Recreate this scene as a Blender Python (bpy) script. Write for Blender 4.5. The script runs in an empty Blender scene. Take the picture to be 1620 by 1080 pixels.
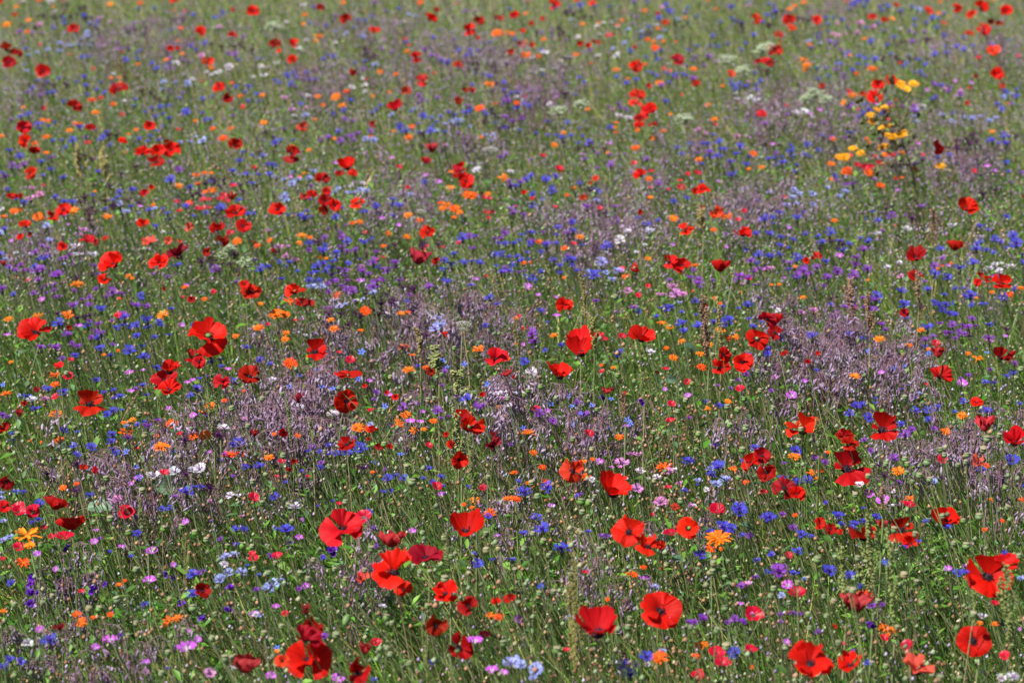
import bpy, math, random
import numpy as np
from mathutils import Vector, Matrix
random.seed(7)
rng = np.random.default_rng(11)
SC = bpy.context.scene
COL = SC.collection
R = math.radians

# ---------------------------------------------------------------------------
# CAMERA, SKY, SUN, EXPOSURE
# ---------------------------------------------------------------------------
CAM_Z, PITCH, LENS = 2.05, 15.9, 85.0
FPX = 1620 * LENS / 36.0
cam_data = bpy.data.cameras.new('camera')
cam_data.lens = LENS; cam_data.sensor_width = 36.0
cam_data.clip_start = 0.1; cam_data.clip_end = 3000
cam_data.dof.use_dof = True
cam_data.dof.focus_distance = 4.75
cam_data.dof.aperture_fstop = 5.6
cam = bpy.data.objects.new('camera', cam_data); COL.objects.link(cam)
cam.location = (0, 0, CAM_Z); cam.rotation_euler = (R(90 - PITCH), 0, 0)
SC.camera = cam

SUN_EL, SUN_AZ = 56.0, 238.0          # azimuth clockwise from +Y (the view direction)
world = bpy.data.worlds.new('World'); SC.world = world; world.use_nodes = True
nt = world.node_tree; nt.nodes.clear()
sky = nt.nodes.new('ShaderNodeTexSky'); sky.sky_type = 'NISHITA'; sky.sun_disc = False
sky.sun_elevation = R(SUN_EL); sky.sun_rotation = R(SUN_AZ)
bg = nt.nodes.new('ShaderNodeBackground'); bg.inputs['Strength'].default_value = 0.052
wo = nt.nodes.new('ShaderNodeOutputWorld')
nt.links.new(sky.outputs[0], bg.inputs[0]); nt.links.new(bg.outputs[0], wo.inputs[0])
sd = bpy.data.lights.new('sun', 'SUN'); sd.energy = 5.0; sd.angle = R(0.5); sd.color = (1.0, 0.955, 0.89)
sun = bpy.data.objects.new('sun', sd); COL.objects.link(sun)
sdir = Vector((math.sin(R(SUN_AZ)) * math.cos(R(SUN_EL)), math.cos(R(SUN_AZ)) * math.cos(R(SUN_EL)), math.sin(R(SUN_EL))))
sun.rotation_euler = sdir.to_track_quat('Z', 'Y').to_euler(); sun.location = (0, 0, 10)
SC.view_settings.view_transform = 'Standard'; SC.view_settings.look = 'None'
SC.view_settings.exposure = 0.76; SC.view_settings.gamma = 1.0; SC.view_settings.use_curve_mapping = False
SC.cycles.max_bounces = 6; SC.cycles.diffuse_bounces = 3; SC.cycles.transmission_bounces = 4

# ---------------------------------------------------------------------------
# where a survey mark stands: line of sight crossed with a height above ground
# ---------------------------------------------------------------------------
SP, CP = math.sin(R(PITCH)), math.cos(R(PITCH))
def ray(px, py):
    u, v = (px - 810) / FPX, (540 - py) / FPX
    return Vector((u, CP + v * SP, -SP + v * CP))
def at(px, py, z):
    d = ray(px, py); t = (z - CAM_Z) / d.z
    return Vector((d.x * t, d.y * t, z)), t * d.length
def view_el(px, py):
    d = ray(px, py); return math.degrees(math.asin(-d.z / d.length))
def project(x, y, z):
    z = z - CAM_Z
    f = y * CP - z * SP; u = y * SP + z * CP
    return 810 + FPX * x / f, 540 - FPX * u / f

# ---------------------------------------------------------------------------
# MATERIALS
# ---------------------------------------------------------------------------
def new_mat(name):
    m = bpy.data.materials.new(name); m.use_nodes = True
    t = m.node_tree; t.nodes.clear()
    return m, t, t.nodes.new('ShaderNodeOutputMaterial')
def N(t, typ, **kw):
    n = t.nodes.new(typ)
    for k, v in kw.items():
        if k.startswith('i_'): n.inputs[k[2:].replace('_', ' ')].default_value = v
        else: setattr(n, k, v)
    return n
def leafy(t, out, col, transl=0.3, rough=0.55, spec=0.3, normal=None, sheen=0.0, tboost=1.0):
    """thin plant tissue: a principled surface with light coming through it"""
    p = N(t, 'ShaderNodeBsdfPrincipled'); p.inputs['Roughness'].default_value = rough
    p.inputs['Specular IOR Level'].default_value = spec
    if sheen: p.inputs['Sheen Weight'].default_value = sheen; p.inputs['Sheen Roughness'].default_value = 0.4
    t.links.new(col, p.inputs['Base Color'])
    if normal: t.links.new(normal, p.inputs['Normal'])
    if transl > 0:
        tr = N(t, 'ShaderNodeBsdfTranslucent'); t.links.new(col, tr.inputs['Color'])
        mx = N(t, 'ShaderNodeMixShader'); mx.inputs[0].default_value = transl
        t.links.new(p.outputs[0], mx.inputs[1]); t.links.new(tr.outputs[0], mx.inputs[2])
        t.links.new(mx.outputs[0], out.inputs[0])
    else:
        t.links.new(p.outputs[0], out.inputs[0])
def attr(t, name):
    a = N(t, 'ShaderNodeAttribute'); a.attribute_name = name; return a
def mixc(t, fac, a, b, mode='MIX'):
    m = N(t, 'ShaderNodeMix', data_type='RGBA', blend_type=mode)
    for s, v in ((0, fac), (6, a), (7, b)):
        if isinstance(v, (int, float)): m.inputs[s].default_value = v
        elif isinstance(v, tuple): m.inputs[s].default_value = (*v, 1)
        else: t.links.new(v, m.inputs[s])
    return m.outputs[2]
def ramp(t, fac, stops):
    r = N(t, 'ShaderNodeValToRGB'); e = r.color_ramp.elements
    while len(e) < len(stops): e.new(0.5)
    for k, (p, c) in enumerate(stops):
        e[k].position = p; e[k].color = (*c, 1) if len(c) == 3 else c
    t.links.new(fac, r.inputs[0]); return r.outputs[0]
def math_n(t, op, a, b=0.0, clamp=False):
    m = N(t, 'ShaderNodeMath', operation=op); m.use_clamp = clamp
    for s, v in ((0, a), (1, b)):
        if isinstance(v, (int, float)): m.inputs[s].default_value = v
        else: t.links.new(v, m.inputs[s])
    return m.outputs[0]

MAT = {}
# poppy petal: red tissue of the object's own colour, veins running outward, dark blotch at the claw
m, t, o = new_mat('poppy_petal')
oi = N(t, 'ShaderNodeObjectInfo'); ra = attr(t, 'rad'); an = attr(t, 'ang')
cb = N(t, 'ShaderNodeCombineXYZ')
t.links.new(math_n(t, 'MULTIPLY', an.outputs['Fac'], 16.0), cb.inputs[0])
t.links.new(math_n(t, 'MULTIPLY', ra.outputs['Fac'], 1.6), cb.inputs[1])
t.links.new(math_n(t, 'MULTIPLY', oi.outputs['Random'], 40.0), cb.inputs[2])
nz = N(t, 'ShaderNodeTexNoise', i_Scale=1.0, i_Detail=4.0, i_Roughness=0.65); t.links.new(cb.outputs[0], nz.inputs['Vector'])
vein = ramp(t, nz.outputs[0], [(0.30, (0.55, 0.45, 0.45)), (0.50, (1, 1, 1)), (0.72, (1.0, 1.0, 1.0))])
c = mixc(t, 1.0, oi.outputs['Color'], vein, 'MULTIPLY')
pn = N(t, 'ShaderNodeTexNoise', i_Scale=2.2, i_Detail=2.0); t.links.new(cb.outputs[0], pn.inputs['Vector'])
c = mixc(t, math_n(t, 'MULTIPLY', pn.outputs[0], 0.035), c, (0.85, 0.10, 0.07))
blot = math_n(t, 'ADD', ra.outputs['Fac'], math_n(t, 'MULTIPLY', math_n(t, 'SUBTRACT', nz.outputs[0], 0.5), 0.16))
blot = math_n(t, 'ADD', blot, math_n(t, 'MULTIPLY', oi.outputs['Random'], 0.16))
c = mixc(t, ramp(t, blot, [(0.17, (1, 1, 1)), (0.27, (0, 0, 0))]), c, (0.02, 0.004, 0.012))
bp = N(t, 'ShaderNodeBump', i_Strength=0.5, i_Distance=0.002); t.links.new(nz.outputs[0], bp.inputs['Height'])
leafy(t, o, c, 0.40, 0.5, 0.14, bp.outputs[0])
MAT['petal'] = m
# florets that take the object's own colour; 'shade' varies from floret to floret
def floret(name, purple, transl=0.25):
    m, t, o = new_mat(name)
    oi = N(t, 'ShaderNodeObjectInfo'); sh = attr(t, 'rad')
    c = oi.outputs['Color']
    if purple: c = mixc(t, purple, c, (0.10, 0.012, 0.20))
    c = mixc(t, 1.0, c, ramp(t, sh.outputs['Fac'], [(0.0, (0.55, 0.5, 0.6)), (1.0, (1.15, 1.15, 1.1))]), 'MULTIPLY')
    leafy(t, o, c, transl, 0.6, 0.2)
    MAT[name] = m
floret('floret', 0.0); floret('inner_floret', 0.62)
# corncockle: pale throat
m, t, o = new_mat('throat_petal')
oi = N(t, 'ShaderNodeObjectInfo'); ra = attr(t, 'rad')
c = mixc(t, ramp(t, ra.outputs['Fac'], [(0.2, (1, 1, 1)), (0.55, (0, 0, 0))]), oi.outputs['Color'], (0.80, 0.72, 0.80))
leafy(t, o, c, 0.3, 0.5, 0.25); MAT['throat_petal'] = m
m, t, o = new_mat('dark_eye_petal')
oi = N(t, 'ShaderNodeObjectInfo'); ra = attr(t, 'rad')
c = mixc(t, ramp(t, ra.outputs['Fac'], [(0.14, (1, 1, 1)), (0.26, (0, 0, 0))]), oi.outputs['Color'], (0.03, 0.003, 0.01))
leafy(t, o, c, 0.3, 0.42, 0.3); MAT['dark_eye_petal'] = m

def tissue(name, stops, transl=0.0, rough=0.6, spec=0.25, sheen=0.0, nscale=60.0, namt=0.25):
    """one plant tissue whose tint differs from plant to plant and mottles a little over the piece"""
    m, t, o = new_mat(name)
    oi = N(t, 'ShaderNodeObjectInfo')
    c = ramp(t, oi.outputs['Random'], stops)
    g = N(t, 'ShaderNodeNewGeometry')
    n = N(t, 'ShaderNodeTexNoise', i_Scale=nscale, i_Detail=3.0); t.links.new(g.outputs['Position'], n.inputs['Vector'])
    c = mixc(t, 1.0, c, ramp(t, n.outputs[0], [(0.3, (1 - namt,) * 3), (0.7, (1 + namt,) * 3)]), 'MULTIPLY')
    leafy(t, o, c, transl, rough, spec, sheen=sheen); MAT[name] = m
tissue('stem', [(0, (0.13, 0.19, 0.05)), (0.4, (0.20, 0.26, 0.09)), (0.75, (0.25, 0.28, 0.14)), (1, (0.30, 0.24, 0.12))])
tissue('thin_stem', [(0, (0.09, 0.13, 0.06)), (0.6, (0.14, 0.19, 0.10)), (1, (0.20, 0.19, 0.11))])
tissue('pod', [(0, (0.10, 0.22, 0.03)), (0.4, (0.13, 0.21, 0.08)), (0.8, (0.18, 0.24, 0.12)), (1, (0.26, 0.22, 0.10))], rough=0.5, sheen=0.05)
tissue('pod_cap', [(0, (0.16, 0.20, 0.10)), (1, (0.26, 0.22, 0.14))])
tissue('flax_capsule', [(0, (0.30, 0.14, 0.07)), (0.5, (0.24, 0.11, 0.055)), (1, (0.36, 0.20, 0.11))], rough=0.45, spec=0.4, nscale=300)
tissue('dry_stem', [(0, (0.20, 0.12, 0.08)), (1, (0.22, 0.19, 0.10))])
tissue('anther', [(0, (0.012, 0.008, 0.014)), (1, (0.03, 0.015, 0.03))], rough=0.8)
tissue('borage_bud', [(0, (0.17, 0.09, 0.18)), (0.5, (0.25, 0.16, 0.28)), (1, (0.34, 0.27, 0.37))], rough=0.6, sheen=0.35, nscale=200, namt=0.4)
tissue('borage_stem', [(0, (0.17, 0.06, 0.11)), (1, (0.22, 0.15, 0.15))], rough=0.6, sheen=0.3)
tissue('bract', [(0, (0.12, 0.15, 0.07)), (1, (0.16, 0.13, 0.08))])
tissue('gold_centre', [(0, (0.55, 0.16, 0.01)), (0.5, (0.30, 0.08, 0.01)), (1, (0.6, 0.26, 0.02))], nscale=500, namt=0.4)
tissue('glaucous_leaf', [(0, (0.10, 0.19, 0.12)), (1, (0.14, 0.24, 0.14))], transl=0.2, rough=0.45, nscale=90)
tissue('ragged_bract', [(0, (0.09, 0.09, 0.04)), (1, (0.14, 0.10, 0.06))])
tissue('pale_umbel', [(0, (0.72, 0.72, 0.68)), (1, (0.78, 0.78, 0.72))], transl=0.2, namt=0.1)
tissue('green_umbel', [(0, (0.46, 0.56, 0.34)), (1, (0.58, 0.66, 0.46))], transl=0.2, nscale=120)
# plant matter with a colour of its own per blade or seed
def vcol(name, transl, rough=0.6, spec=0.25, sheen=0.0):
    m, t, o = new_mat(name); a = attr(t, 'col')
    leafy(t, o, a.outputs['Color'], transl, rough, spec, sheen=sheen); MAT[name] = m
vcol('blade', 0.30, 0.5, 0.35); vcol('seed', 0.0, 0.6, 0.25, 0.2); vcol('tissue', 0.25, 0.55)
m, t, o = new_mat('spike_seed')
oi = N(t, 'ShaderNodeObjectInfo'); sh = attr(t, 'rad')
c = mixc(t, 1.0, oi.outputs['Color'], ramp(t, sh.outputs['Fac'], [(0, (0.6,) * 3), (1, (1.3,) * 3)]), 'MULTIPLY')
leafy(t, o, c, 0.0, 0.7, 0.15); MAT['spike_seed'] = m
# soil
m, t, o = new_mat('soil')
g = N(t, 'ShaderNodeNewGeometry')
n = N(t, 'ShaderNodeTexNoise', i_Scale=9.0, i_Detail=8.0, i_Roughness=0.7); t.links.new(g.outputs['Position'], n.inputs['Vector'])
n2 = N(t, 'ShaderNodeTexNoise', i_Scale=0.5, i_Detail=3.0); t.links.new(g.outputs['Position'], n2.inputs['Vector'])
c = ramp(t, n.outputs[0], [(0.3, (0.035, 0.04, 0.018)), (0.5, (0.06, 0.075, 0.03)), (0.7, (0.12, 0.11, 0.06))])
c = mixc(t, n2.outputs[0], c, (0.09, 0.10, 0.05))
bp = N(t, 'ShaderNodeBump', i_Strength=0.8, i_Distance=0.03); t.links.new(n.outputs[0], bp.inputs['Height'])
leafy(t, o, c, 0.0, 0.9, 0.1, bp.outputs[0]); MAT['soil'] = m

# ---------------------------------------------------------------------------
# GEOMETRY HELPERS
# ---------------------------------------------------------------------------
class Geo:
    """verts, faces, one material index per face, and the two surface coordinates the petals use"""
    def __init__(s): s.v = []; s.f = []; s.m = []; s.rad = []; s.ang = []; s.mats = []
    def mi(s, mat):
        if mat not in s.mats: s.mats.append(mat)
        return s.mats.index(mat)
    def add(s, vs, fs, mat, rad=1.0, ang=0.0):
        b = len(s.v); i = s.mi(mat)
        s.v += [tuple(p) for p in vs]
        s.rad += rad if isinstance(rad, list) else [rad] * len(vs)
        s.ang += ang if isinstance(ang, list) else [ang] * len(vs)
        for f in fs: s.f.append(tuple(k + b for k in f)); s.m.append(i)
    def merge(s, g, M):
        b = len(s.v); idx = [s.mi(k) for k in g.mats]
        s.v += [tuple(M @ Vector(p)) for p in g.v]; s.rad += g.rad; s.ang += g.ang
        for f, k in zip(g.f, g.m): s.f.append(tuple(q + b for q in f)); s.m.append(idx[k])
    def mesh(s, name, smooth=True):
        me = bpy.data.meshes.new(name); me.from_pydata(s.v, [], s.f)
        for k in s.mats: me.materials.append(MAT[k])
        if len(s.mats) > 1: me.polygons.foreach_set('material_index', s.m)
        for nm, arr in (('rad', s.rad), ('ang', s.ang)):
            a = me.attributes.new(nm, 'FLOAT', 'POINT'); a.data.foreach_set('value', arr)
        me.polygons.foreach_set('use_smooth', [smooth] * len(s.f)); me.update()
        return me

def tube(g, pts, r, mat, n=4, r1=None):
    """tapered tube along a line of points"""
    r1 = r if r1 is None else r1
    vs = []; L = len(pts)
    for i, p in enumerate(pts):
        p = Vector(p); d = (Vector(pts[min(i + 1, L - 1)]) - Vector(pts[max(i - 1, 0)])).normalized()
        a = d.orthogonal().normalized() if abs(d.x) > 0.9 else d.cross(Vector((1, 0, 0))).normalized()
        b = d.cross(a); rr = r + (r1 - r) * i / (L - 1)
        for k in range(n):
            q = 2 * math.pi * k / n; vs.append(p + a * math.cos(q) * rr + b * math.sin(q) * rr)
    fs = [(i * n + k, i * n + (k + 1) % n, (i + 1) * n + (k + 1) % n, (i + 1) * n + k) for i in range(L - 1) for k in range(n)]
    g.add(vs, fs, mat)
def lathe(g, prof, mat, n=8, M=None, rib=0.0, rad=1.0):
    vs = []
    for z, r in prof:
        for k in range(n):
            q = 2 * math.pi * k / n; rr = r * (1 + (rib if k % 2 else -rib)); vs.append(Vector((math.cos(q) * rr, math.sin(q) * rr, z)))
    fs = [(i * n + k, i * n + (k + 1) % n, (i + 1) * n + (k + 1) % n, (i + 1) * n + k) for i in range(len(prof) - 1) for k in range(n)]
    fs += [tuple(range((len(prof) - 1) * n, len(prof) * n)), tuple(reversed(range(n)))]
    if M: vs = [M @ v for v in vs]
    g.add(vs, fs, mat, rad)
def bez(p0, p1, p2, n):
    return [p0 * (1 - s) ** 2 + p1 * 2 * s * (1 - s) + p2 * s * s for s in [i / n for i in range(n + 1)]]
OCT = [(1, 0, 0), (0, 1, 0), (-1, 0, 0), (0, -1, 0), (0, 0, 1), (0, 0, -1)]
OCF = [(0, 1, 4), (1, 2, 4), (2, 3, 4), (3, 0, 4), (1, 0, 5), (2, 1, 5), (3, 2, 5), (0, 3, 5)]
def blob(g, c, r, mat, rad=1.0, sz=1.0):
    g.add([(c[0] + a * r, c[1] + b * r, c[2] + d * r * sz) for a, b, d in OCT], OCF, mat, rad)

def petal_geo(el0, el1, A=58, ruf=0.06, side=0.10, crumple=0.0, mat='petal', nt=9, na=20, base=0.5, bow=1.3, notch=0.0, edge=0.027, seed=0):
    """a broad petal from the origin outward along +X; it rises at el0 at the claw and at el1 at the rim"""
    r = random.Random(seed); g = Geo()
    p = [r.uniform(0, 6.28) for _ in range(8)]
    vs, rad, ang = [], [], []
    for i in range(nt + 1):
        s = i / nt
        # integrate the bend
        x = z = 0.0; K = 8
        for k in range(K):
            q = s * (k + 0.5) / K; e = R(el0 + (el1 - el0) * q ** bow); x += math.cos(e) * s / K; z += math.sin(e) * s / K
        for j in range(na + 1):
            w = -1 + 2 * j / na; a = R(A) * w * (base + (1 - base) * min(1, s * 1.7))
            rim = 1 - 0.10 * abs(w) ** 3 + edge * (math.sin(w * 7 + p[0]) + 0.6 * math.sin(w * 15 + p[1]) + 0.4 * math.sin(w * 27 + p[6])) - notch * math.exp(-(w * 5) ** 2)
            wr = 1 + (rim - 1) * s ** 3
            xx = x * wr * math.cos(a); yy = x * wr * math.sin(a) if x > 0 else 0
            if el1 > 60:
                wv = max(x, s * .72) * wr; xx = x * wr * (1 - .35 * (1 - math.cos(a))) - (.0 if el1 < 90 else .0); yy = wv * math.sin(a)
            zz = z * wr + side * w * w * s + (.011 * s) * math.sin(w * 21 + p[6] + s * 2) * (mat == 'petal') + ruf * s * s * (math.sin(w * 5 + p[2]) + 0.55 * math.sin(w * 11 + p[3]) + 0.35 * math.sin(w * 19 + p[7] + s * 5))
            if crumple:
                xx += crumple * s * math.sin(w * 9 + s * 6 + p[4]) * 0.5; zz += crumple * s * math.sin(w * 13 - s * 9 + p[5])
                yy += crumple * s * math.sin(w * 6 + s * 11 + p[1]) * 0.5
            vs.append((xx, yy, zz)); rad.append(s); ang.append(w + p[5])
    fs = [(i * (na + 1) + j, i * (na + 1) + j + 1, (i + 1) * (na + 1) + j + 1, (i + 1) * (na + 1) + j) for i in range(nt) for j in range(na)]
    g.add(vs, fs, mat, rad, ang); return g

def link(o, parent=None):
    if parent is not None: o.parent = parent
    COL.objects.link(o); return o
def mobj(name, me, parent=None, M=None, color=None):
    o = bpy.data.objects.new(name, me)
    if M is not None: o.matrix_basis = M
    if color is not None: o.color = (*color, 1)
    return link(o, parent)
ITEMS = []      # everything that gets a label: obj, look, category, group, px, py, own label
def register(o, look, cat, group, px, py, own=None):
    o['category'] = cat; o['group'] = group; ITEMS.append((o, look, px, py, own))
def root(name, p):
    o = bpy.data.objects.new(name, None); o.location = p; o.empty_display_size = 0.02
    return link(o)
def frame(n, spin=0.0, roll=0.0):
    """rotation that turns +Z into n and keeps local -Y towards the viewer, then spins about n"""
    n = n.normalized(); x = Vector((0, 1, 0)).cross(n)
    x = Vector((1, 0, 0)) if x.length < 1e-3 else x.normalized(); y = n.cross(x)
    M = Matrix((x, y, n)).transposed().to_4x4()
    return Matrix.Rotation(-roll, 4, 'Y') @ M @ Matrix.Rotation(spin, 4, 'Z')
def lean_base(p, amount=None):
    """foot of a stalk whose head is at p: the wind leans most stalks to the left"""
    h = p.z; a = random.gauss(0.30, 0.20) if amount is None else amount
    return Vector((p.x + h * a, p.y + h * random.uniform(-0.25, 0.35), 0))
def stalk(parent, base, p, n, r=0.0012, mat='stem', name='stem', seg=6, sides=4, mid=0.6):
    loc = p - base; h = p.z
    c = loc - n * h * 0.30; c = c.lerp(Vector((loc.x * 0.35, loc.y * 0.35, h * mid)), 0.5)
    c += Vector((random.gauss(0, .02), random.gauss(0, .02), 0))
    g = Geo(); tube(g, bez(Vector((0, 0, -0.02)), c, loc, seg), r * 1.3, mat, sides, r * 0.8)
    return mobj(name, g.mesh(name), parent)

# ---------------------------------------------------------------------------
# GROUND
# ---------------------------------------------------------------------------
gm = bpy.data.meshes.new('ground')
NX = 40; vs = []; fs = []
for j in range(NX + 1):
    for i in range(NX + 1):
        u = (i / NX * 2 - 1); v = (j / NX * 2 - 1)
        x = 900 * u ** 3; y = 900 * v ** 3
        vs.append((x, y, 0.02 * math.sin(x * 1.3) * math.cos(y * 1.1) - 0.02))
for j in range(NX):
    for i in range(NX):
        k = j * (NX + 1) + i; fs.append((k, k + 1, k + NX + 2, k + NX + 1))
gm.from_pydata(vs, [], fs); gm.materials.append(MAT['soil'])
ground = link(bpy.data.objects.new('ground', gm)); ground['kind'] = 'structure'; ground['label'] = 'dark soil and thatch under the meadow plants'
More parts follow.
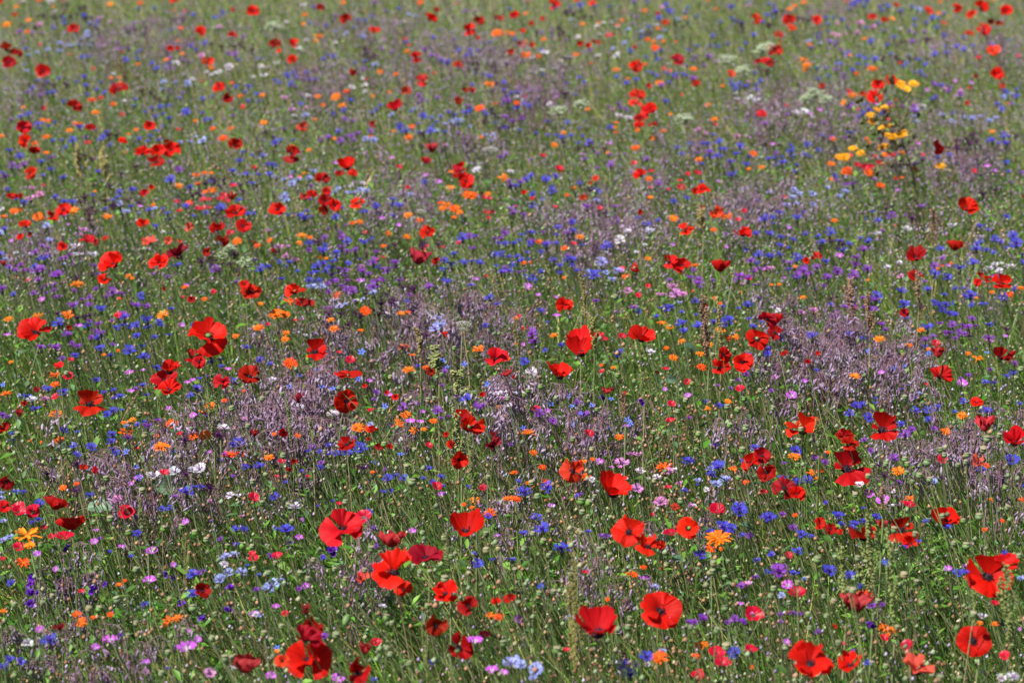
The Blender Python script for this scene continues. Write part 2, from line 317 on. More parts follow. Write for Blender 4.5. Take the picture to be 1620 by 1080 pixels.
# ---------------------------------------------------------------------------
# SURVEY of the meadow: what grows where.  Each tile of the survey has its own
# origin; an entry is x,y[,width[,height[,roll]]][:state] in survey units.
# ---------------------------------------------------------------------------
SURVEY = {
(0,0): dict(
 P="1097,10,60,40 1580,78,75,65 1462,65,35,35:b 40,318,95,65,20:d 110,335,50,45 55,398,90,70:d 272,455,90,80:o 460,185,70,65 1253,208,80,65:o 1455,228,60,50 1065,308,45,45 1112,305,30,55 740,568,110,65 463,675,90,70,20 1300,400,80,70:r 1370,555,75,70 1425,615,60,60:d 145,802,95,85:o 160,885,85,80 215,955,80,60 565,808,70,50:d 935,795,75,70 768,888,55,40 890,965,95,65 985,948,90,95:o 1072,945,95,90:o 980,1022,95,50 1465,910,90,80,30 95,100,40,30:b 1040,885,40,40 6,10,30,30",
 F="632,622 1520,677 1590,1055 550,898,40",
 Y="180,130,35 40,160,60 690,32,40 335,45,20",
 M="172,202 1130,180 575,630,55 597,708,52 480,780,70 435,818 710,655 1040,378,35 860,405,30 700,487,30 745,487,25 748,518,25 1500,605 1443,805 1395,870,65 290,958 218,900 10,855 1450,522,30 265,755 300,760 1320,430,40 880,22,40 245,8",
 B="865,58 965,58 610,140 560,155 400,148 1340,115 1210,98 1065,192 1395,82 510,360 880,320 862,375 950,400 1195,293 1225,318 45,285 160,310 480,517 370,495 300,515 205,555 235,510 295,588 130,735,55 655,583 710,525 845,630 835,668 950,682 1000,672 910,708 1055,748,60 1165,705,60 1265,712 1280,755 1265,622 1330,608 1125,620 1550,547,50 1530,580 1555,635 1475,548 500,800,60 310,795 265,775 345,768 540,862 870,870 925,888 940,858 690,910 390,880 410,925 125,985,60 500,1055 1495,1015,60 1580,975 980,825 1010,798 970,440,50 1035,425 1060,405 985,432 395,643 400,120",
 L="510,250 575,262 495,287,55 455,290 430,290 375,325,50 180,350 300,315 150,410 1220,860 1190,890 545,205 1100,520",
 V="120,203 200,212 260,210 145,270 800,305,50 1140,590 625,232 320,995,65 150,1035,60 600,818 115,1055 205,600,30 70,755,40 1520,235 1060,370 1180,395 1430,340 785,180 1460,730 1060,1020",
 D="270,105 335,110 380,105 440,108 500,62 480,98 900,150 1140,128 570,122 480,215 880,618 945,583 995,630 1385,300,50 1465,300,50 725,855,55 850,1050,60 1445,568 845,195 340,540 225,178 575,1000",
 W="320,12,50 145,15 1100,400,45 1345,180,50 1430,425,60 1290,460 1345,465 1375,455 1160,470 1200,500 1585,490 710,470 775,640 340,75",
 K="625,122,40 245,160,40 1260,355,45 1370,175,45"),
(1,0): dict(
 P="1,80,25,60 400,52,50,50 565,125,75,70:d 1080,128,90,52,25 740,203,70,32 1125,68,40,30 1390,132,65,55 1330,192,90,65:o 1605,100,40,60 1385,240,30,30 122,282,75,50 145,322,30,20 237,280,70,45 230,378,65,55:o 1003,368,80,60 608,450,45,50:d 1045,508,80,55,-25 885,645,50,60 870,692,115,40 1350,568,50,45:d 1305,568,40,35:b 1268,630,50,40:d 732,778,45,40:d 228,970,110,80 570,1028,125,75:c 1098,955,95,70:w 1060,1020,80,40:d 1275,1055,80,40 938,570,60,60:b 290,800,70,50:b 1515,120,60,60:b 1265,415,60,40:b 1590,325,40,40:b",
 F="955,290,30 690,505,30 1115,462,30",
 M="306,97,35 393,232,60 375,260,30 1510,212,65 1580,212,60 545,20 1030,20 1460,532,60 500,608,60 565,575,45 385,605 540,663,45 420,660,30 775,452,40 955,862,50 1400,682,55 1495,650,40 50,768,40 332,940,35 490,870,30 720,855,25 860,822,25 220,920,45 835,578,25 730,603,25 975,795,35 1410,858,25",
 B="812,75 720,108 685,135 610,178 440,165 335,152 895,60 1150,195 1245,250 1110,240 1460,268 1585,60 1340,318 1395,320 1350,348 1270,320 620,398 450,350 330,500 372,500 255,487 235,462 145,523 220,525 210,545 22,372 18,640 280,655 548,695 480,718 755,690 965,703 1040,732,60 1100,745 1155,735 1130,768 1195,395,60 1150,380 1350,535 1550,520 1590,588 1420,465 1370,460 1310,710,60 1340,700 1420,700 900,795,55 940,825,60 915,832 155,882 235,880 515,825 1015,780 70,1030 1265,790 1180,830 1500,775",
 L="745,410,50 1335,797 1130,820 735,880,50 850,722 955,98 1000,105 565,215 310,730,55 1480,850 1180,780,45 1290,760",
 V="360,45 480,135,40 895,352,25 1055,315,55 1095,350 1160,378 705,330 670,438 600,762,50 172,812,45 405,885 610,880 595,855 1265,835 1235,790 1265,430 740,25,60 245,545 1070,635 1540,660 1340,675 1310,75 1015,598",
 K="1080,433,30 1185,915,45 155,567,25 310,680,40",
 C="850,993,40 500,1028,45",
 D="690,345 710,370 670,350 1385,405 1380,440 1470,420 1505,530 240,825 60,835 1080,890 975,915 1515,742 1520,812,50 20,955 110,955",
 W="295,38,45 313,260,50 495,275,40 265,312,50 330,605,40 665,495,30 30,420,40 445,515,25 598,550,45 240,730,50 680,575,30 1385,1060,50 920,145,40 190,145,35",
 U="1465,940,110 110,150,120 140,170,80"),
(2,0): dict(
 P="262,32,75,55 20,95,50,65 405,12,45,25:r 505,28,45,30:r 118,150,35,30:d 70,203,45,40:r 190,120,35,50:b 52,285,60,60:b 125,285,40,45:b 425,272,40,45 478,285,35,60 510,262,30,35 542,268,28,45 768,295,25,40 912,95,40,25 958,150,50,40:b 1520,120,65,60:r 1610,335,30,45 775,423,80,65:o 1028,383,85,50 1540,390,45,30:d 1590,388,60,25 1365,470,60,35:b 785,602,90,65:o 770,655,75,40:r 865,698,110,95,-30:o 795,745,65,45:d 795,795,75,45 1560,722,60,50:o 880,780,45,30:d 1150,538,70,30:d 855,540,40,45:b",
 F="612,232,50 193,982,45 295,1060,50 763,1025,38 985,450,30 950,435,30 1060,600,25",
 M="88,345,60 165,355 403,345 200,250,30 88,258,25 8,215,30 653,440,45 912,183,30 848,250,30 885,262,30 945,262,30 895,303,50 830,405,30 920,522,50 1135,437,45 1080,115,25 1275,60,25 690,130,30 440,155,30 545,145,25 660,160,25 28,648,40 322,832,30 265,908,40 650,770,25 645,800,25 650,830,25 950,823,45 878,868,45 772,928,50 785,818,35 1168,1000,45 1510,963,45 598,955,20 1315,540,30 725,495,25",
 B="368,48 425,40,50 520,45 608,45 272,55 845,15 985,80,60 920,118,45 855,175 1370,50,55 1375,120 1305,142 1440,150 1565,148,50 1595,95 1480,20 1510,228,45 1255,228 1095,50 1085,80 800,240 1160,293 1290,298 1245,290 1350,280 1465,275 930,322,50 1105,320 1435,318 910,378 840,362 985,520 1030,467 1065,465 905,480 880,462 845,455 970,465 1515,463,50 1365,505 1375,530 1420,527 1420,563 1555,510 655,485 715,523 190,475 340,525 395,597 450,520 420,490 0,588 75,655 110,668 20,255 180,320 220,765,50 350,770 420,808 370,855,45 225,850 280,850 605,800,50 860,630 960,640,50 445,855 150,835 1425,920,55 1220,905,50 1190,900 1280,980,60 1210,980 1240,990 1310,980 1190,1028 1605,998,40 1060,965",
 L="1045,130 700,272 810,205 955,195 925,240 370,130",
 V="370,70 60,745,45 185,210 250,235 745,98 755,155 1225,360,60 1200,415 1125,380 1090,415 1130,500,60 930,540,50 665,653 600,672 1330,748 1580,780,50 120,1000 490,320 705,970 535,1055 1160,960 710,690",
 K="935,50 1475,40 630,690 1405,855,45 1210,840 1480,520",
 C="615,903,30 440,970,35",
 D="345,88,50 385,92,40 420,120 290,185 295,222 495,115 335,375 360,375 1070,175 1435,155 1600,165 1590,450,50 330,595,60 415,935 455,920 510,935 865,210",
 W="535,355,45 300,390,45 205,335,50 125,368 190,445 618,145 570,150 530,168 660,175 545,220 410,238 30,615 730,745,60 1395,590 1490,615 900,160 910,765 235,655",
 U="1345,360,120 1560,300,130 1610,290,90 1440,430,120 290,680,120 1080,730,130 430,640,110"),
(3,0): dict(
 P="155,135,80,55 325,128,60,60:o 163,183,55,35:r 85,225,60,35:b 60,325,90,65:o 672,118,65,45:r 748,130,45,45 1020,80,70,50:r 1195,55,60,45 1355,65,100,65 1295,95,60,60 1505,75,80,75 1415,135,40,40:d 1465,150,45,55:d 1365,192,80,65:o 1270,220,60,40:b 820,40,45,40:b 1425,325,80,60:r 1435,470,90,100:o 1320,480,30,60:d 1480,540,40,35:b 1265,650,40,40:b 708,535,75,70 785,515,85,75:o 690,612,90,80:o 610,590,40,50:b 355,540,40,35:b 25,400,65,45:d 1068,920,90,95,40 1280,550,25,40:b 0,720,15,25",
 F="525,580,35 1115,152,35 845,405,35 1335,370,35 690,985,35 797,980,45 578,1040,45 625,1055,55 665,1055,50 715,1028,55 535,978 765,705,25 795,670,28 770,755,30 985,975,30",
 M="155,60 245,20 185,40,30 1095,15,25 1090,85,30 795,120,35 240,380,60 262,410,50 255,440 95,262,25 672,435,60 575,462,30 545,598,55 497,645,45 635,870,30 655,895,25 820,628,25 857,955,40 415,1028,45 520,1060,50 750,970,50 1525,650,25",
 B="55,42,40 15,98 380,120,45 400,155 480,130,45 515,180 630,180 715,45 620,40 565,25,55 545,45,45 530,65,45 595,8,50 640,5,50 920,50 847,80,50 1120,90 935,130,45 1010,150,40 1050,118,45 1085,118 1075,180,40 935,165 740,195,40 710,155 1120,225 1240,240 325,225,55 335,245 1200,295,40 1300,297,45 1420,290,50 1130,298 785,342,40 1060,345,45 590,355,40 685,378,55 580,408 480,410 455,400 380,430,40 550,447,45 395,482 885,400 935,460 970,455,40 1105,545,45 1455,655,45 1500,580,50 1575,605,45 1570,565 1540,655 1070,610 625,660 650,693,50 610,712 1175,712 530,835,60 355,850 265,910,55 160,912 335,940 250,975,45 165,988,50 105,985 20,998,40 60,990 70,1040 200,1035 280,982 1525,858 1460,903 1395,890 1505,1023,50 1080,985 850,1040 765,290 900,350 1005,408",
 L="955,68,55 340,275,40 1490,612,45 935,732 1240,738 1345,735 1260,455,30",
 V="455,265 395,312 920,265,45 930,215 545,660 370,770 290,790 140,725 70,960 505,870,40 985,1005 490,495 1145,575 1155,550 860,672,35",
 K="595,155,60 675,175,45 500,220 455,228 580,210,45 455,155,35 1120,560,45",
 C="1010,572,35 1190,515,28 700,660,40 285,720,40 50,910,45 960,905,35 1390,1047,45 1290,525,30 340,695,42",
 D="105,78,40 205,122 240,130 270,135 30,165,50 880,270 1010,255,55 1015,378 905,372 860,395 725,875,45 1300,850,55 1255,868 1275,895,50 1240,890 1195,885 1325,888 1145,935,45 1570,855,45 815,360 1280,905 1250,900",
 W="840,190,50 245,705,60 300,740 395,708 990,665",
 U="40,285,130 310,570,130 260,610,110 380,610,110"),
(0,1): dict(
 P="195,20,80,60 65,168,60,45 95,160,40,45 130,160,40,45 325,290,85,70 400,250,90,55 163,355,90,55 130,418,50,40 190,400,35,40:b 398,478,65,70 545,447,100,50 600,445,50,60:b 660,430,50,30:b 895,342,90,75 905,145,55,45 948,105,40,55 940,455,95,70:k 1188,360,75,65:k 1055,440,55,50:k 1125,440,30,30:k 1450,185,75,65:w 1475,275,130,100 1520,350,100,95 1355,370,100,85 1385,440,80,80 1300,505,60,60 20,595,45,40:w 715,597,165,120:o 1003,583,135,130:o 1125,548,135,115,-10:m 1530,712,60,50 1565,765,115,95 650,690,90,60 1197,805,50,80:d 1025,740,25,60:d 432,980,35,65:d 225,1023,200,145:o 1305,1053,225,160:g",
 F="1103,200,40 1460,103,50 1275,188,45 1305,190,45 1240,240,40 1275,240,40 1310,240,35 1380,185,50 1400,160,45 1415,195,45 175,690,30 1440,395,50 1145,795,30",
 M="240,292,75 455,258,90 90,255,60 25,290,50 125,245,40 672,290,65 1118,98,60 1225,30,50 1280,15,35 1320,18,35 1185,203,55 1325,125,60 1285,135,40 1238,85,40 960,217,35 805,660,40 485,715,90 825,675,35 1483,443,65 1592,450,55 1280,805,45 237,912,80 435,905,80 55,930,60 130,990,50 1020,905,90 1475,1035,45 1600,990,40 560,935,35 745,800,30 595,130,20 400,890,30",
 B="395,48,60 270,38 25,370,55 400,285,50 100,183 150,205,60 345,170,60 400,200,60 580,158,40 750,138,50 828,125,60 705,190 655,245,50 820,228,50 1018,243,35 1188,108,55 1165,222,50 1320,75,55 1455,8,60 1465,90,50 1515,30 1550,270 1585,270 1285,265 1215,288 1495,185 1070,868,55 765,970,60 805,975,60 855,965,60 725,985,50 990,950,60 1010,970,50 855,1035,55 965,1045,50 1055,1030,50 1225,965,70 1270,965,65 1210,970 880,780,50 890,810 85,775 1105,600,80 215,600 240,560 20,20 1065,305",
 L="870,270,35 190,385,30 30,560,40 400,590,40",
 V="265,480,60 130,590,50 100,625,45 145,628,45 175,625,45 385,555,50 435,530 465,590 410,550 290,722,45 340,715,40 340,750,45 285,770 350,797 375,790 210,770,40 760,775,60 600,740,45 465,755 515,810 560,795 1048,668,50 955,655,45 610,650 300,490 560,945 700,938,30 570,1045 665,795 1590,560,45 905,850 925,850 1480,700",
 K="190,180,70 510,405,40",
 C="265,812,50 490,980,60 45,1035,50 1135,970,45 875,230,40",
 D="685,100,50 660,198,55 505,205,50 585,200 575,240,50 540,250 600,260 580,355,45 800,190 1340,65,60 1400,65,60 1375,100 1245,145,55 1240,95 1520,135 480,675,45 360,900,55 565,910,50 1255,578,75 1465,530,60 1390,590 1440,590 1480,625 530,920",
 W="15,245,35 190,528,50 100,518 472,527,50 512,525,30 1020,390,35 395,405,30",
 U="1440,480,110 1530,560,120 1390,520,90"),
(1,1): dict(
 P="415,60,100,70 525,28,60,35:d 605,22,60,40 135,250,100,85:o 435,190,80,80 490,220,85,110:o 420,255,70,70 350,155,65,50 300,165,50,45:b 632,212,90,65 1275,55,90,70 1315,72,105,85:o 1275,10,80,35:d 1078,395,95,85:o 947,105,30,25 1010,588,160,115,10:w 1130,570,60,45 245,765,120,80:g 335,835,65,55 285,825,70,60:d 15,750,45,75 1175,1035,65,35 110,495,30,40:d 440,130,50,50",
 F="685,390,30 1165,485,40 1270,455,35 1480,265,30 1440,270,45 1430,175,35 1460,180,35 245,940,30 75,965,30 755,560,30 800,545,30 1050,525,40 1045,495,35 1070,480,35 455,115,30 1440,665,30 1410,150,30 1455,300,28",
 M="1340,160,105 1190,215,70 1240,240,70 1165,240,60 1275,265,55 1150,205,40 1240,295,40 1545,45,75 1025,312,55 945,417,55 648,322,50 605,330,40 797,475,45 830,395,50 285,412,75 340,420,40 270,455,50 90,438,50 10,470,45 510,785,80 205,820,75 130,895,90 180,900,70 100,910,50 20,985,70 185,1055,55 30,835,45 685,880,75 905,895,50 945,890,60 400,545,40 190,1015,45 1220,10,40 300,18,30 275,40,30 440,550,30 655,1000,40 1450,150,45",
 B="320,260,50 350,290 500,297,60 535,235,40 665,265,45 690,260 570,448,70 420,585,60 160,683,60 78,603,50 500,520,70 505,540,50 335,460,70 210,580,60 190,600 580,585,50 650,558,40 260,635,45 345,645,60 380,640 330,690,60 390,695,60 940,823,50 1055,75,50 860,285 725,432,40 1235,528,65 1175,565,60 1220,590,70 1345,570,55 1400,585,70 1515,460,50 1560,460,50 1605,460,40 1490,530,60 1530,525,60 1580,545,60 1590,590,50 1345,720,50 1460,798,65 1510,840,60 1435,970,50 1500,600 765,605,50 20,30 430,470 850,215 600,10 1365,415 200,280 460,150,30 145,575,40",
 L="180,170,80 225,85,60 330,55,60 515,118,45 580,140,45 265,60,50 350,735,90 520,850,50 560,840,45 965,155,50 1180,945,50 190,190,50 610,140,40 670,808,40",
 V="335,185,50 345,100 450,370,35 500,360,35 525,390 570,505,50 330,500,50 515,620,60 555,630,60 480,695,60 500,690,50 530,725,60 570,690,50 560,660 870,580,70 820,630,60 860,610,50 795,620 705,650,55 780,680 800,690 895,693,75 475,820 455,760 450,710 960,780,40 1555,395,60 1490,430,50 1530,430,50 1380,410 1585,70,50 1590,100,60 1580,240 560,345,30 620,820,40 180,118,30",
 K="140,485,80 185,540,60 660,600,45 285,935,40 75,380,55 200,480,40",
 C="890,347,40 785,310,60 655,697,60 1060,35,40 220,45,40 1145,75,40",
 D="385,450,60 985,745,70 780,840,80 740,880,60 690,530 690,875 580,970,60 545,985 1050,460,50 1040,480,50 120,515,50 820,780 930,1060 800,880",
 W="600,97,40 665,85,50 625,815,45 1375,5,50 1590,15,60 310,1030,35 880,830,30",
 U="1295,960,100 1290,990,50 1030,257,75 985,295,40 1080,318,40"),
(2,1): dict(
 P="805,38,85,40 295,5,50,20 1190,125,85,60 1145,130,50,65 490,80,30,45:b 520,50,45,35:r 803,262,35,45:d 445,170,45,50:b 75,142,40,35 1270,270,90,100:r 1195,235,35,40:b 1085,375,100,40 1440,405,110,90:o 760,612,70,110,70:s 985,575,100,90:o 1060,600,110,105 1300,588,150,115:s 328,842,105,130:o 425,1055,190,105:c 810,1060,190,140:o 1590,928,110,120 1530,1060,140,115:g 1200,845,50,70:d",
 F="870,12,40 1160,22,50 1055,110,50 975,125,32 1050,70,35 385,463,40 865,110,25 25,228,25 130,180,35 1190,235,30 545,1035,60 690,1040,50 575,1060,50",
 M="385,112,40 345,155,35 865,170,45 855,55,45 1010,300,60 1345,288,80 1260,372,45 330,487,50 850,553,50 712,665,55 1143,595,50 935,958,75 1303,1000,70 1395,1040,60 1350,1050,45 1270,800,40 1425,765,30 75,578,40 120,575,30 325,670,25 1300,830,30 1130,755,20",
 B="212,57,65 272,40,55 90,60,55 20,100,60 425,88,45 255,100,40 527,135,65 130,150,50 130,222,55 190,185 375,325,55 285,362,60 280,405,40 110,390,60 60,405,45 130,390 15,460,60 45,440 180,512,50 95,515 375,595,50 405,630 435,467,30 455,662,35 100,555 130,665,60 110,685,50 140,690,50 180,632 80,660 60,560 10,600 15,232 1370,35,70 1390,15 1190,75,40 1010,195,50 915,312,40 1540,190,30 965,865,70 935,865,50 995,855,60 790,885,50 905,917,45 1070,1005,60 1035,970,45 1145,820,60 1150,905,40 1285,885,60 1315,855,55 1260,950,50 1300,945,45 1475,845,75 1415,865,40 1505,980,60 1555,950,40 1600,540,60 1465,500,50 1535,580 1060,890 225,950,30 1480,930",
 L="530,190,50 585,640,50 1050,830,40",
 V="1220,445,30 40,640,40 525,820,60 1490,570,70 1510,638,60 1590,615,60 1430,648,30 1180,728,30 195,390,40 490,910,30 650,890,40 600,272,35 895,35,50 70,635 530,555,30 1135,625,40 1255,690 1520,720",
 K="915,778,45 950,778,45 1005,768,25 1440,712,30",
 C="1005,472,45 1340,485,30 97,732,65 165,783,40 275,795,35 280,917,60",
 D="770,655,40 595,105,30",
 W="720,410,32 670,415,35 830,470,45 780,515,40 590,515,35",
 U=""),
(3,1): dict(
 P="1260,245,145,110:o 1195,458,140,95,12:s 945,555,160,110,5:q 940,665,90,65 1345,655,45,45 1330,700,50,70 1390,685,60,40 1480,715,130,75 260,565,45,45 325,540,60,50 45,935,140,125:s 60,1020,100,70 870,890,60,50 1615,160,20,40 295,545,30,40",
 F="1105,600,25",
 M="512,14,80 650,15,75 725,97,60 820,50,35 858,45,30 240,795,50 420,55,35 1600,735,50 1530,775,50 1320,798,30 1420,760,35 40,715,30 90,712,30 1165,580,25 1080,615,25 645,685,20 190,600,30 810,345,25",
 B="92,270,70 238,265,50 435,40,50 50,295 48,332,30 255,398,35 100,420,60 150,485,40 330,415,55 175,438,60 35,540,70 95,530,60 185,612,55 378,573,65 530,465,55 595,425,45 520,460 1345,355,75 1395,375 1510,295,50 1550,410,70 1570,460,90 1320,495,80 1350,445,40 1470,450,50 1385,500,50 1430,515 1510,490,50 1325,460 1215,615,90 1060,650,80 1140,670,70 1440,668,70 1190,745,60 1285,785,90 1250,790,50 1120,780,50 1060,830,60 1090,840,50 1130,840,60 1150,900,80 1110,870,60 1190,905,60 1380,840 1350,840 1490,795,70 1185,830 1610,530,40 1610,575,40 870,840,80 875,925,60 410,840,40 720,825,25 100,1050,60 615,1055,60 520,955,40 1400,970,70 1525,10,40 630,305,25 1290,845 1560,740 860,825 1240,740",
 L="295,150,60 465,165,50 300,215,50 215,150,50",
 V="325,615,80 455,635,80 570,550,80 565,590,80 640,620,75 250,605,50 285,645,50 1540,75,40 450,65,40 500,855,50 620,860,40 1095,960,60 1235,975,60 1270,980,60 1320,975,50 1295,930,60 1150,1020,80 1130,1020,50 1250,1025,50 1400,1055,90 755,1000,60 370,720,45 735,380,40 1105,555,50 970,650 1000,700 880,280,25 120,575,50",
 K="30,620,70 850,665,50 225,890,60",
 C="465,540,60 1145,600,40",
 D="453,490,40 1440,128,50 790,258,25 970,855,45 1280,1040,50",
 W="1435,590,50 1470,585,35 1510,600,50 1545,600,45 1465,635,60 920,1010,50 40,858,35 80,878,40 858,383,20 920,370,20 1023,368,20 840,580,45",
 U=""),
(0,2): dict(
 P="560,385,215,155:B 1060,200,165,90:o 1030,255,160,85:d 1060,315,150,85 1205,105,110,75 1245,130,80,80:o 1560,225,150,100 1390,255,100,110 370,165,70,50,-25 232,300,40,80:d 120,470,60,80:w 25,540,85,110 150,385,40,45:d 40,875,90,95,50:d 600,805,45,100 520,790,50,45 355,1000,175,110,20:s 25,1040,90,70 1590,595,60,55:w 1305,1055,1,1:x",
 F="430,225,65 445,120,40 120,1050,90 210,1055,80 780,1050,65 1125,585,45 350,350,50",
 M="345,212,85 350,455,95 40,330,80 830,492,60 775,508,40 785,572,110 1080,520,100 1215,600,95 1285,590,90 1010,662,115 1435,712,100 1505,705,75 1280,447,65 1405,370,45 1525,310,25 395,915,55 480,890,40 650,85,35 740,58,25 190,620,20 258,632,20 70,130,35 980,590,40",
 B="627,50,75 468,93,65 690,95,75 885,35,60 900,105,90 395,322,80 165,350,70 220,430,80 600,245,60 890,280,60 710,310,50 750,350,70 715,360,50 915,340,60 980,170,60 1325,130,50 1380,120,60 1385,160,50 1250,235,40 1230,300,80 1190,340,50 1450,258,75 1540,45,80 1610,125,40 705,440,80 670,460,60 765,430,40 395,560,70 75,580,50 80,620,50 860,520,45 905,510,45 700,585,70 695,632,70 570,668,90 705,680,70 725,700,60 480,710,60 460,655,50 1490,640,95 1455,650,60 1290,465,40 1535,790,70 1385,745,35 1165,950,110 1210,915,60 1255,915,55 250,1018,75 100,945,60 145,945,50 560,970,80 1010,1050,60 650,325,50 1300,220,35 1060,1045,50 485,570,40",
 S="790,690,60 850,785,50 870,850,60 1080,690,50 955,645,50 20,270,45",
 L="120,340,30 790,535,45 5,985,60 15,950,40",
 V="255,45,90 390,110,55 845,300,50 15,465,60 55,475,50 705,25,50 1460,845,40 450,15,40 1400,710,55 800,608,85 1090,975,60 990,500,60",
 K="735,990,75 1530,487,45 280,365,70 1310,1000,40",
 C="810,205,65 820,320,55 1172,265,50 1205,248,45 1425,180,45 1210,470,55 1055,425,45 870,860,60 820,895,45",
 D="295,835,85 475,940,85 1310,925,85 1370,590,80 1030,560,50",
 W="1400,550,95 1095,820,90 1205,805,70 1250,800,95 200,375,90 1440,965,60 1490,965,45 120,805,25",
 U="",
 G="1450,420,40 1550,530,35 665,860,45 415,200,32 370,80,30 85,600,35 110,580,35 345,590,40 560,850,40 405,690,40 435,690,40 870,460,40 730,160,30 1580,880,40 645,930,40 890,935,45",
 ),
(1,2): dict(
 P="370,60,165,150:B 577,220,172,60,5:s 560,370,155,215,60:o 1500,115,150,130:o 1575,215,95,45,-20:w 1325,545,195,180,10:g 1285,490,130,90:d 1265,735,135,150,45:o 1190,580,35,50 1225,650,70,60 1335,695,25,40 1490,610,90,60:m 1480,670,115,80:m 265,382,95,80:m 165,565,60,80,60:d 10,200,25,60 565,650,110,80 870,350,45,95 815,320,35,40 1090,190,60,80 680,280,30,50 240,750,45,60:d 205,800,35,80:d 770,660,55,110:d 835,660,45,40:d 705,610,30,70:d 725,560,70,45 1415,335,40,30",
 F="590,122,60 720,435,45 160,755,45 1080,650,40 130,850,35 325,850,30 520,1020,40 1095,660,30",
 M="215,138,100 80,728,75 115,580,40 260,590,50 640,545,95 710,550,80 885,515,90 935,462,80 985,557,65 1050,550,45 1110,500,60 1390,50,90 978,90,55 1605,830,50 1365,995,80 1350,1040,40 1580,985,75 1465,1055,50 735,820,50 1580,110,35 1510,410,30 1060,165,50 1300,1020,35",
 B="25,115,55 85,148,60 455,655,60 505,705,50 460,700,45 560,695,70 590,700,45 325,690,50 400,690,45 400,790,55 115,975,75 820,860,75 870,845,70 925,855,65 800,945,50 840,935,55 1080,800,60 1045,860,45 1105,880,45 1155,850,60 1285,375,50 480,1000,35 390,1030,35 185,885,45 1010,160,50 1170,905,40 1330,910,40 285,815,40 700,1060,45",
 S="660,65,65 385,180,60 210,283,55 410,285,60 480,295,55 310,445,60 640,235,50 905,705,60 735,757,65 1445,265,55 1300,145,60 1165,120,55 805,405,55 1490,300,50 270,210,45 1195,160,45",
 L="715,520,45 460,160,25",
 V="355,660,60 410,760,50 750,320,55 735,370,50 1160,485,50 1420,400,40 1255,350,50 1205,470,35 805,805,30 1165,280,40 1020,395,35 1595,650,35 620,605,30",
 K="1540,360,60",
 C="825,342,60 965,510,70 1030,512,55 835,530,45 1160,965,60",
 D="670,800,90 20,20,50",
 W="1520,310,60 1550,330,70 1500,330,50 105,245,65 270,420,70 240,1040,95 905,615,30 1585,400,40",
 U="",
 G="520,290,32 1395,222,32 165,332,30 1575,360,32 800,645,38 480,620,35 40,360,35 1115,360,35 1075,370,40 1160,210,32 570,215,40 1240,45,32 555,545,32 460,785,40 775,430,35 550,780,30 1450,850,35 200,1025,38 840,225,32 1290,320,32 990,680,35 40,1010,35 945,375,32 940,785,40 430,690,30",
 ),
(2,2): dict(
 P="430,45,190,95:c 298,190,175,115:c 595,328,90,42:w 1320,85,100,140,60 1300,170,130,100 1440,135,130,110:o 1500,765,130,120,-40:o 1560,720,110,90:d 1590,820,110,130 380,810,145,175:r 640,915,235,195,20:c 10,220,25,40:d 1015,1040,60,30:b",
 F="1428,303,60 1097,260,50 960,180,45 565,190,35 1280,1062,100 705,330,25 905,200,30",
 M="100,578,105 135,698,65 190,790,60 465,850,90 215,880,55 30,990,80 15,820,50 505,738,45 1010,105,65 965,45,45 955,790,125 1175,80,60 1185,165,70 1380,800,65 1465,880,45 1220,420,55 635,165,40 560,150,35 1350,375,50 450,750,45 100,885,35 30,15,40 130,905,25",
 B="305,28,60 670,70,65 75,130,70 205,60,40 1210,380,50 1290,405,60 1320,405,40 1100,755,95 1245,840,80 1265,770,50 1310,765,50 1520,670,70 75,950,110 225,915,100 40,880,50 1080,938,60 1420,1050,110 405,965,35 1450,745,45 1270,655,50 1480,90,50 1600,60,50 1590,90,40 660,95,45 1160,900,30",
 S="240,390,60 350,340,50 375,405,50 390,520,55 720,490,60 740,515,50 495,400,60 610,540,35 620,360,50 70,540,45 430,450,40",
 L="1240,800,60 1160,870,50",
 V="1105,480,45 1460,205,65 1410,245,50 1285,280,40 1365,300,45 470,625,35 570,700,35 430,960,40 130,40,35 405,385,60 255,500,65",
 K="740,710,70 790,710,60 685,768,105 620,790,45 985,820,90 780,925,85 930,1010,95 1045,890,50 805,558,22 772,600,22 1008,600,20 325,985,25 1120,1030,45",
 C="545,757,55 1100,345,50",
 E="805,382,62 570,365,60",
 D="",
 W="120,195,80 870,75,80 800,815,70 1015,805,50 1215,930,40 500,865,50 1140,1030,35 20,325,40 855,860,30 905,850,60 535,940,30 905,1050,30",
 U="",
 G="530,428,30 480,378,24 480,1010,48 1035,440,35 1165,580,38 960,862,28 1415,855,35 1390,60,35 1255,85,30 660,215,35 580,135,32 100,310,35 500,675,35 885,570,35 950,570,32 605,195,28 1550,310,35 1410,430,42 1345,410,38 1125,265,30 1440,680,45 1150,680,35 1360,525,40 380,615,38 160,970,42 1535,190,35 765,250,30 515,970,32 1590,200,30",
 ),
(3,2): dict(
 P="1090,225,150,125,35 1085,105,90,85:w 1480,105,155,130:q 240,568,225,150,-10:o 735,545,205,170:B 495,600,110,70:d 525,650,110,80 510,785,245,190:B 120,920,135,130:d 200,960,120,120 1375,565,140,125:w 1560,640,190,155:o 1335,775,120,55,15:k 1320,385,75,50 330,75,30,30 265,130,40,35 125,80,50,30",
 F="905,1030,70 870,1015,45 1010,275,35",
 M="1325,112,90 1270,80,45 1130,565,75 185,722,85 285,820,65 330,860,55 345,810,50 835,815,90 545,590,50 1415,990,35 905,980,65 395,695,35 1605,990,50 1390,780,40 1020,50,40 130,515,25",
